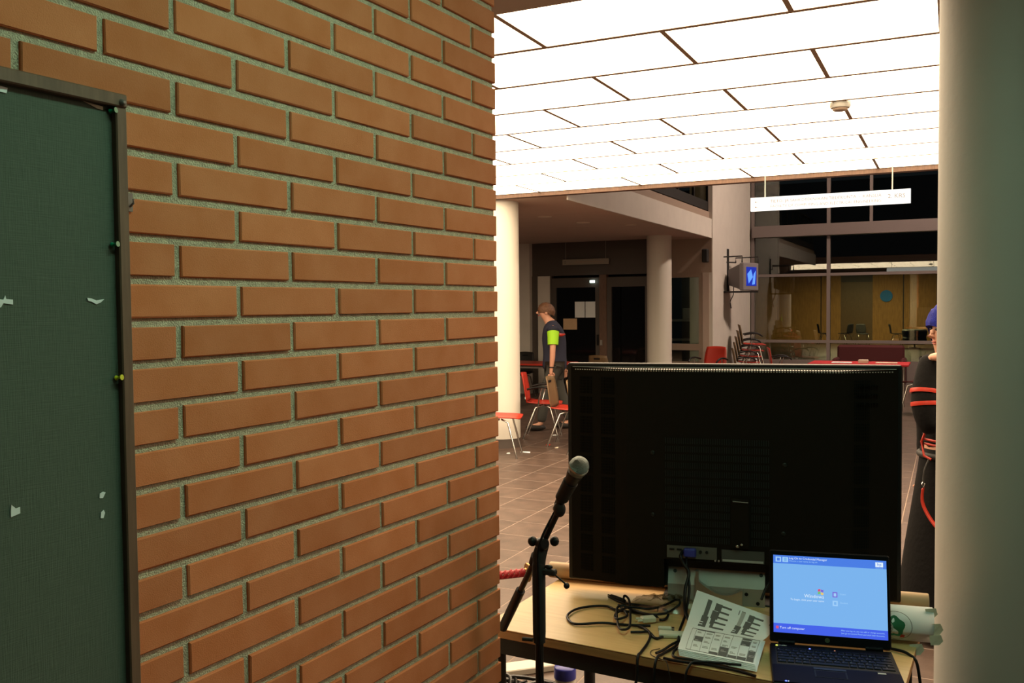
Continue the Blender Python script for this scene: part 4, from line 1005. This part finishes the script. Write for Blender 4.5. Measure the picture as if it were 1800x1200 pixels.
tag(MB().cbox(-1.35, -1.2, 15.4, 15.5, .73, .79, .01).build('carton', 'paper2'), 'small cream carton on the bright red table', 'carton')
tag(MB().cbox(-1.10, -.78, 15.5, 15.68, .73, .742, .003).build('paper_stack', 'paper2'), 'flat paper stack at the right of the bright red table', 'paper')
t = thing('sofa', 'dark red low sofa under the second glazing bay', 'sofa', (-1.45, 18.9, 0))
MB().cbox(-.62, .62, -.30, .35, .12, .45, .04).build('seat_cushion', 'darkred', t)
MB().cbox(-.62, .62, .22, .40, .40, .86, .04).build('backrest', 'darkred', t)
for sx in (-.66, .56): MB().cbox(sx, sx+.10, -.30, .40, .10, .62, .03).build('armrest', 'darkred', t)
for sx in (-.6, .6):
    for sy in (-.25, .33): MB().lathe([(.02, 0), (.02, .13)], 10, (sx, sy, 0)).build('leg', 'black', t)
dk = make_chair('dark red upright chair at the right end of the bright red table', (-.42, 15.0, 0), 2.7, shell='darkred', seat='darkred', arms=False); dk.scale = (1.05, 1.05, 1.10)
t = thing('easy_chair', 'dark round easy chair behind the glazing near the blue haired person', 'chair', (-1.25, 36.5, 0))
MB().lathe([(.35, .15), (.42, .3), (.40, .42), (.1, .45)], 20).build('seat', 'dark_shell', t)
MB().lathe([(.40, .42), (.44, .62), (.40, .70), (.34, .62), (.33, .44)], 20).build('backrest', 'dark_shell', t)
MB().lathe([(.2, 0), (.2, .02), (.03, .04), (.03, .15)], 16).build('foot', 'black', t)

# litter on the floor near the chairs
for i, (x, y, lx, ly, m, lb) in enumerate([(-4.44, 9.44, .13, .035, 'paper', 'long white paper strip on the floor left of the chairs'), (-4.675, 10.84, .09, .03, 'paper', 'white paper strip on the floor under the brown chair'), (-4.24, 9.89, .04, .03, 'paper2', 'cream crumb on the floor by the brown chair leg'), (-4.42, 10.05, .05, .04, 'red', 'reddish crumb on the floor by the brown chair leg'), (-4.59, 9.29, .04, .03, 'paper', 'white crumb on the floor beside the lit column')]):
    b = MB(); b.add([(-lx/2,-ly/2,0),(lx/2,-ly/2*.7,.0),(lx/2*.8,ly/2,.006),(-lx/2*.9,ly/2,.002),(-lx/2,-ly/2,.004),(lx/2,-ly/2*.7,.005),(lx/2*.8,ly/2,.011),(-lx/2*.9,ly/2,.007)], [(0,3,2,1),(4,5,6,7),(0,1,5,4),(1,2,6,5),(2,3,7,6),(3,0,4,7)])
    tag(b.build('litter', m, None, (x, y, .0), random.uniform(-.3, .5)), lb, 'litter', 'litter on the hall floor')

# bin and black bag on the floor behind the table
t = thing('paint_jar', 'white jar with a blue lid on the floor under the table', 'jar', (-1.47, 3.50, 0))
MB().lathe([(.040, 0), (.044, .004), (.044, .118), (.040, .125)], 28).build('body', 'bin', t)
MB().lathe([(.047, .118), (.047, .160), (.044, .166), (.01, .167)], 28).build('lid', 'blue_lid', t)
b = MB(); rnd = random.Random(3)
for k in range(34):
    a = rnd.uniform(0, 6.28); r = rnd.uniform(.05, .30)
    p = [(r*math.cos(a)+rnd.uniform(-.12, .12), .7*r*math.sin(a)+rnd.uniform(-.08, .08), .012+rnd.uniform(0, .10)) for _ in range(4)]
    b.tube(spline(p, 5), rnd.uniform(.006, .012), 5)
o = b.build('black_film_heap', 'bag_black', None, (-1.66, 3.30, 0)); o['kind'] = 'stuff'; tag(o, 'tangled heap of shiny black film on the floor under the table', 'heap')
t = thing('floor_board', 'pale board lying on the floor behind the bin', 'board', (-1.78, 3.75, 0), .75)
MB().cbox(-.32, .20, -.05, .05, 0.0, .03, .004).build('plank', 'bin', t)
MB().box(-.33, -.32, -.05, .05, .002, .028).build('end_grain', 'wood_edge', t)

# ================================================================== PEOPLE
def skin_mesh(name, verts, edges, radii, material, parent, sub=2):
    childs = {b_ for a_, b_ in edges}
    me = bpy.data.meshes.new(name); me.from_pydata([tuple(v) for v in verts], edges, [])
    o = bpy.data.objects.new(name, me); COL.objects.link(o)
    o.modifiers.new('skin', 'SKIN')
    dat = me.skin_vertices[0].data
    for i, r in enumerate(radii):
        dat[i].radius = r if isinstance(r, tuple) else (r, r); dat[i].use_root = (i not in childs)
    o.modifiers['skin'].use_smooth_shade = True
    s_ = o.modifiers.new('sub', 'SUBSURF'); s_.levels = sub; s_.render_levels = sub
    bpy.context.view_layer.update()
    nm = bpy.data.meshes.new_from_object(o.evaluated_get(bpy.context.evaluated_depsgraph_get()))
    bpy.data.objects.remove(o); nm.name = name; nm.materials.clear(); nm.materials.append(M[material])
    for p in nm.polygons: p.use_smooth = True
    return link(name, nm, parent)
def chain(spec):
    """spec: list of (key, point, radius, parent key)"""
    idx = {}; V = []; E = []; R = []
    for k, p, r, par in spec:
        idx[k] = len(V); V.append(p); R.append(r)
        if par is not None: E.append((idx[par], idx[k]))
    return V, E, R
def add_hand(spec, wrist, hand, fingers_dir, side, curl, pre, s=1.0):
    """palm + four fingers + thumb rooted in the palm"""
    w_, h_ = Vector(wrist), Vector(hand)
    fd = Vector(fingers_dir).normalized(); sd = Vector(side).normalized(); nrm = fd.cross(sd).normalized()*curl
    pa = h_ - fd*.004*s; pb = h_ + fd*.030*s
    spec.append((pre+'palm', tuple(pa), .024*s, pre+'wrist'))
    spec.append((pre+'palm2', tuple(pb), .017*s, pre+'palm'))
    # each finger is its own chain rooted inside the palm
    for i, (off, ln) in enumerate(((-.029, .070), (-.010, .080), (.010, .076), (.028, .060))):
        b0 = h_ + sd*off*s*.8 + fd*.018*s; b1 = h_ + sd*off*s + fd*.048*s
        p1 = b1 + fd*ln*.42*s + nrm*.014*s; p2 = p1 + fd*ln*.20*s + nrm*.028*s
        spec.append((pre+'r%d' % i, tuple(b0), .0100*s, None)); spec.append((pre+'k%d' % i, tuple(b1), .0100*s, pre+'r%d' % i))
        spec.append((pre+'m%d' % i, tuple(p1), .0090*s, pre+'k%d' % i)); spec.append((pre+'t%d' % i, tuple(p2), .0078*s, pre+'m%d' % i))
    t0 = h_ - sd*.018*s; t1 = h_ - sd*.040*s + fd*.010*s + nrm*.010*s
    spec.append((pre+'th', tuple(t0), .0120*s, None)); spec.append((pre+'th0', tuple(t1), .0110*s, pre+'th')); spec.append((pre+'th1', tuple(t1 - sd*.010*s + fd*.032*s + nrm*.012*s), .0092*s, pre+'th0'))

# ---- walking man in navy shirt with lime sleeves; local x = the way he faces
man = thing('person', 'person in navy shirt with lime sleeves walking left past the chairs', 'person', (-4.90, 11.36, 0), math.atan2(-.438, -.899))
sp = [('pel', (-.01, 0, .95), .085, None), ('waist', (-.02, 0, 1.08), .085, 'pel'), ('chest', (-.01, 0, 1.28), .105, 'waist'), ('nb', (.035, 0, 1.43), .085, 'chest'),
      ('neck', (.075, 0, 1.51), .055, 'nb'), ('jaw', (.125, 0, 1.565), .066, 'neck'), ('head', (.130, 0, 1.635), .092, 'jaw'), ('crown', (.115, 0, 1.695), .070, 'head')]
for s, L in ((1, 'l'), (-1, 'r')):
    sp += [(L+'sh', (.02, .165*s, 1.40), .062, 'nb'), (L+'up', (.02, .225*s, 1.27), .052, L+'sh'), (L+'el', (.03 if s > 0 else -.06, .265*s, 1.11), .042, L+'up'), (L+'fa', (.035 if s > 0 else -.11, .262*s, .99), .040, L+'el'), (L+'wrist', (.05 if s > 0 else -.15, .255*s, .86), .027, L+'fa')]
    add_hand(sp, (.05 if s > 0 else -.15, .255*s, .86), (.055 if s > 0 else -.16, .252*s, .80), (.12, 0, -1), (1, 0, .1), 1.0*s, L, 1.05)
    fx = .20 if s > 0 else -.22
    sp += [(L+'hip', (0, .10*s, .86), .075, 'pel'), (L+'kn', (fx*.55+.03, .105*s, .50), .062, L+'hip'), (L+'ca', (fx*.75, .105*s, .33), .056, L+'kn'), (L+'an', (fx*.95, .105*s, .09), .038, L+'ca'), (L+'toe', (fx*.95+.17, .115*s, .035), .035, L+'an')]
V_, E_2, R_2 = chain(sp)
skin_mesh('body', V_, E_2, R_2, 'skin', man)
# nose, ear, eyes and hair
hd_ = Vector((.130, 0, 1.635))
MB().ell((.222, 0, 1.605), (.020, .013, .018), 10, 8).build('nose', 'skin', man)
for s in (-1, 1):
    MB().ell((.105, .088*s, 1.615), (.022, .008, .032), 10, 8).build('ear', 'skin', man)
    MB().ell((.212, .036*s, 1.638), (.006, .008, .005), 8, 6).build('eye', 'black', man)
MB().ell((.205, 0, 1.568), (.010, .026, .006), 8, 6).build('mouth', 'red_cloth', man)
b = MB(); rnd = random.Random(9); n, k = 22, 14; vs = []
for j in range(k+1):
    for i in range(n):
        th = math.pi*j/k*.62; ph = 2*math.pi*i/n
        r = 1.0+rnd.uniform(-.03, .05)
        dz = -.05*max(0, -math.cos(ph))*(j/k)**1.5
        vs.append((.105+.122*r*math.sin(th)*math.cos(ph)*(1.0 if math.cos(ph) < 0.2 else .94), .100*r*math.sin(th)*math.sin(ph), 1.645+.100*r*math.cos(th)+dz))
b.add(vs, [(j*n+i, j*n+(i+1) % n, (j+1)*n+(i+1) % n, (j+1)*n+i) for j in range(k) for i in range(n)], 0, True)
b.add([(.118, 0, 1.64)]+vs[-n:], [(0, 1+i, 1+(i+1) % n) for i in range(n)], 0, True)
b.build('hair', 'hair', man)
# clothes
sh = [('w0', (-.005, 0, .78), (.165, .190), None), ('w00', (-.008, 0, .92), (.155, .182), 'w0'), ('w1', (-.012, 0, 1.07), (.142, .168), 'w00'), ('c', (0, 0, 1.28), (.148, .190), 'w1'), ('n', (.035, 0, 1.44), .102, 'c'), ('nk', (.060, 0, 1.500), .072, 'n')]
for s, L in ((1, 'l'), (-1, 'r')): sh += [(L+'s', (.02, .165*s, 1.395), .086, 'n'), (L+'u', (.02, .205*s, 1.33), .078, L+'s')]
V_, E_2, R_2 = chain(sh); shirt = skin_mesh('shirt', V_, E_2, R_2, 'navy', man)
for s in (1, -1):
    MB().tube([(.02, .205*s, 1.345), (.022, .232*s, 1.27), (.025 if s > 0 else 0, .250*s, 1.175)], .07, 18, taper=[.082, .076, .072]).build('sleeve', 'lime', shirt)
MB().tube([(-.130, -.05, 1.305), (-.132, .04, 1.305), (-.105, .12, 1.305), (-.055, .160, 1.305)], .024, 8).build('red_stripe', 'red', shirt)
tr = [('p', (0, 0, .92), (.135, .165), None)]
for s, L in ((1, 'l'), (-1, 'r')):
    fx = .20 if s > 0 else -.22
    tr += [(L+'h', (0, .095*s, .84), .108, 'p'), (L+'k', (fx*.55+.03, .105*s, .50), .080, L+'h'), (L+'c', (fx*.75, .105*s, .33), .075, L+'k'), (L+'a', (fx*.95, .105*s, .10), .068, L+'c')]
V_, E_2, R_2 = chain(tr); skin_mesh('trousers', V_, E_2, R_2, 'trouser', man)
for s in (1, -1):
    fx = .20 if s > 0 else -.22
    MB().ell((fx*.95+.07, .11*s, .045), (.14, .05, .045), 14, 8).build('shoe', 'black_matte', man)
MB().tube([(.045+.033*math.cos(a), .255+.033*math.sin(a), .875) for a in [k*.7 for k in range(9)]], .008, 6, closed=True).build('watch', 'black', man)

# ---- blue haired person in black, half hidden by the large column; local x = the way the person faces
per = thing('person', 'blue haired person in black with red stripes half behind the column', 'person', (-.022, 5.075, 0), math.atan2(-.438, -.899))
# facing is image-left; local y points to the camera
sp = [('pel', (0, 0, .90), .11, None), ('waist', (0, 0, 1.03), .095, 'pel'), ('chest', (.01, 0, 1.22), (.11, .14), 'waist'), ('nb', (.02, 0, 1.36), .07, 'chest'), ('neck', (.005, 0, 1.425), .046, 'nb'), ('jaw', (.020, 0, 1.485), .052, 'neck'), ('cheek', (.010, 0, 1.53), .070, 'jaw'), ('head', (-.005, 0, 1.575), .082, 'cheek'), ('crown', (-.020, 0, 1.62), .06, 'head')]
sp += [('lsh', (.0, .15, 1.33), .05, 'nb'), ('lup', (.085, .20, 1.20), .046, 'lsh'), ('lel', (.190, .21, 1.085), .040, 'lup'), ('lfa', (.190, .18, 1.24), .038, 'lel'), ('lwrist', (.158, .172, 1.432), .021, 'lfa')]
add_hand(sp, (.158, .172, 1.432), (.140, .226, 1.436), (-.98, .0, .06), (-.05, -.1, .98), 1.0, 'l', 1.0)
sp += [('rsh', (.0, -.15, 1.33), .05, 'nb'), ('rup', (.02, -.20, 1.18), .045, 'rsh'), ('rel', (.0, -.20, 1.05), .038, 'rup'), ('rwrist', (.02, -.19, .85), .025, 'rel')]
add_hand(sp, (.02, -.19, .85), (.025, -.19, .80), (.1, 0, -1), (1, 0, 0), 1.0, 'r', 1.0)
for s, L in ((1, 'a'), (-1, 'b')): sp += [(L+'hip', (0, .09*s, .82), .085, 'pel'), (L+'kn', (.02, .09*s, .46), .055, L+'hip'), (L+'an', (0, .09*s, .07), .035, L+'kn'), (L+'toe', (.14, .10*s, .03), .03, L+'an')]
V_, E_2, R_2 = chain(sp); skin_mesh('body', V_, E_2, R_2, 'skin', per)
MB().tube([(.058, 0, 1.565), (.078, 0, 1.547), (.093, 0, 1.532), (.070, 0, 1.522)], .01, 10, taper=[.009, .012, .012, .010]).build('nose', 'skin', per)
MB().ell((.068, 0, 1.500), (.009, .018, .004), 10, 6).build('lips', 'lips', per)
MB().ell((.065, 0, 1.490), (.009, .016, .004), 10, 6).build('lips', 'lips', per)
for s in (-1, 1): MB().ell((.066, .030*s, 1.562), (.010, .013, .007), 8, 6).build('eye', 'black', per)
b = MB(); rnd = random.Random(11); n, k = 30, 16; vs = []
for j in range(k+1):
    for i in range(n):
        ph_ = 2*math.pi*i/n; th = math.pi*j/k*(.66-.20*max(0, math.cos(ph_))**.7); ph = 2*math.pi*i/n; r = 1.0+rnd.uniform(-.03, .04)+.05*math.sin(7*ph)*(j/k)
        fr = math.cos(ph) > .55
        dz = -.07*(j/k)**1.6*(1 if not fr else .25)
        vs.append((-.016+.112*r*math.sin(th)*math.cos(ph), .112*r*math.sin(th)*math.sin(ph), 1.585+.125*r*math.cos(th)+dz))
b.add(vs, [(j*n+i, j*n+(i+1) % n, (j+1)*n+(i+1) % n, (j+1)*n+i) for j in range(k) for i in range(n)], 0, True)
b.add([(-.016, 0, 1.60)]+vs[-n:], [(0, 1+i, 1+(i+1) % n) for i in range(n)], 0, True)
wig = b.build('wig', 'bluehair', per)
for k in range(26):
    a = rnd.uniform(1.2, 2.8); s0 = Vector((-.016+.10*math.cos(a), .100*math.sin(a), 1.63+rnd.uniform(0, .05)))
    e_ = s0 + Vector((.028*math.cos(a)+.005, .018*math.sin(a), -rnd.uniform(.09, .15)))
    MB().tube([tuple(s0), tuple((s0+e_)/2+Vector((.012*math.cos(a), .012*math.sin(a), .015))), tuple(e_)], .01, 6, taper=[.009, .010, .002]).build('lock', 'bluehair', wig)
sh = [('w0', (0, 0, .93), (.115, .145), None), ('w1', (0, 0, 1.03), (.112, .135), 'w0'), ('c', (.01, 0, 1.22), (.130, .165), 'w1'), ('n', (.02, 0, 1.37), .078, 'c')]
sh += [('ls', (.0, .15, 1.33), .075, 'n'), ('lu', (.085, .20, 1.20), .072, 'ls'), ('le', (.190, .21, 1.085), .070, 'lu'), ('lf', (.190, .18, 1.24), .076, 'le'), ('lw', (.152, .140, 1.450), .046, 'lf'), ('rs', (.0, -.15, 1.33), .075, 'n'), ('ru', (.02, -.20, 1.18), .068, 'rs'), ('re', (.0, -.20, 1.05), .06, 'ru'), ('rw', (.02, -.19, .87), .046, 're')]
V_, E_2, R_2 = chain(sh); jacket = skin_mesh('jacket', V_, E_2, R_2, 'blackcloth', per)
def cuff(c, ax, r, h):
    return MB().lathe([(r, -h/2), (r*1.02, 0), (r, h/2)], 28, c, ax).build('red_band', 'red', jacket)
fa = (Vector((.190, .18, 1.24))-Vector((.190, .21, 1.085))).normalized()
fb = (Vector((.158, .135, 1.440))-Vector((.190, .18, 1.24))).normalized()
cuff((.190, .188, 1.205), tuple(fa), .0700, .020); cuff((.188, .175, 1.262), tuple(fb), .0700, .020)
sk = MB(); n = 36; prof = [(.118, .96), (.125, .88), (.150, .70), (.185, .45), (.215, .20), (.235, .06)]
vs = [(r*math.cos(2*math.pi*i/n)*1.0, r*math.sin(2*math.pi*i/n)*1.15*(1+.04*math.sin(9*2*math.pi*i/n)*(1-z)), z) for r, z in prof for i in range(n)]
sk.add(vs, [(j*n+i, j*n+(i+1) % n, (j+1)*n+(i+1) % n, (j+1)*n+i) for j in range(len(prof)-1) for i in range(n)], 0, True)
o = sk.build('skirt', 'blackcloth', per); o.modifiers.new('thickness', 'SOLIDIFY').thickness = .004
vst = MB().tube([(.128, .06, 1.065), (.148, .05, 1.00), (.140, .06, .93), (.118, .09, .915)], .0065, 8).build('vest_piping', 'red', jacket)
for z_ in (1.012, .990): MB().tube([(.132, .05, z_), (.112, .105, z_-.003), (.06, .150, z_-.005)], .006, 8).build('vest_stripe', 'red', jacket)
belt = MB().tube([(.120*math.cos(2*math.pi*k/24), .146*math.sin(2*math.pi*k/24), .925) for k in range(24)], .016, 8, closed=True).build('belt', 'black_matte', per)
MB().tube(spline([(.118, .08, .925), (.150, .09, .86), (.160, .10, .80)], 5), .006, 8).build('strap', 'black_matte', belt)
MB().tube([(.160, .10, .81), (.168, .10, .795), (.160, .10, .775), (.152, .10, .795)], .0035, 6, closed=True).build('clip', 'chrome', belt)
rb = MB(); rp = spline([(.160, .10, .775), (.165, .11, .70), (.135, .14, .62), (.085, .18, .55)], 6)
vs = []
for p in rp: vs += [tuple(p+Vector((-.008, -.006, .004))), tuple(p+Vector((.010, .004, -.004)))]
rb.add(vs, [(2*i, 2*i+1, 2*i+3, 2*i+2) for i in range(len(rp)-1)], 0, True)
o = rb.build('ribbon', 'red', belt); o.modifiers.new('thickness', 'SOLIDIFY').thickness = .002
for s in (1, -1): MB().ell((.06, .095*s, .04), (.13, .05, .04), 12, 8).build('shoe', 'black', per)
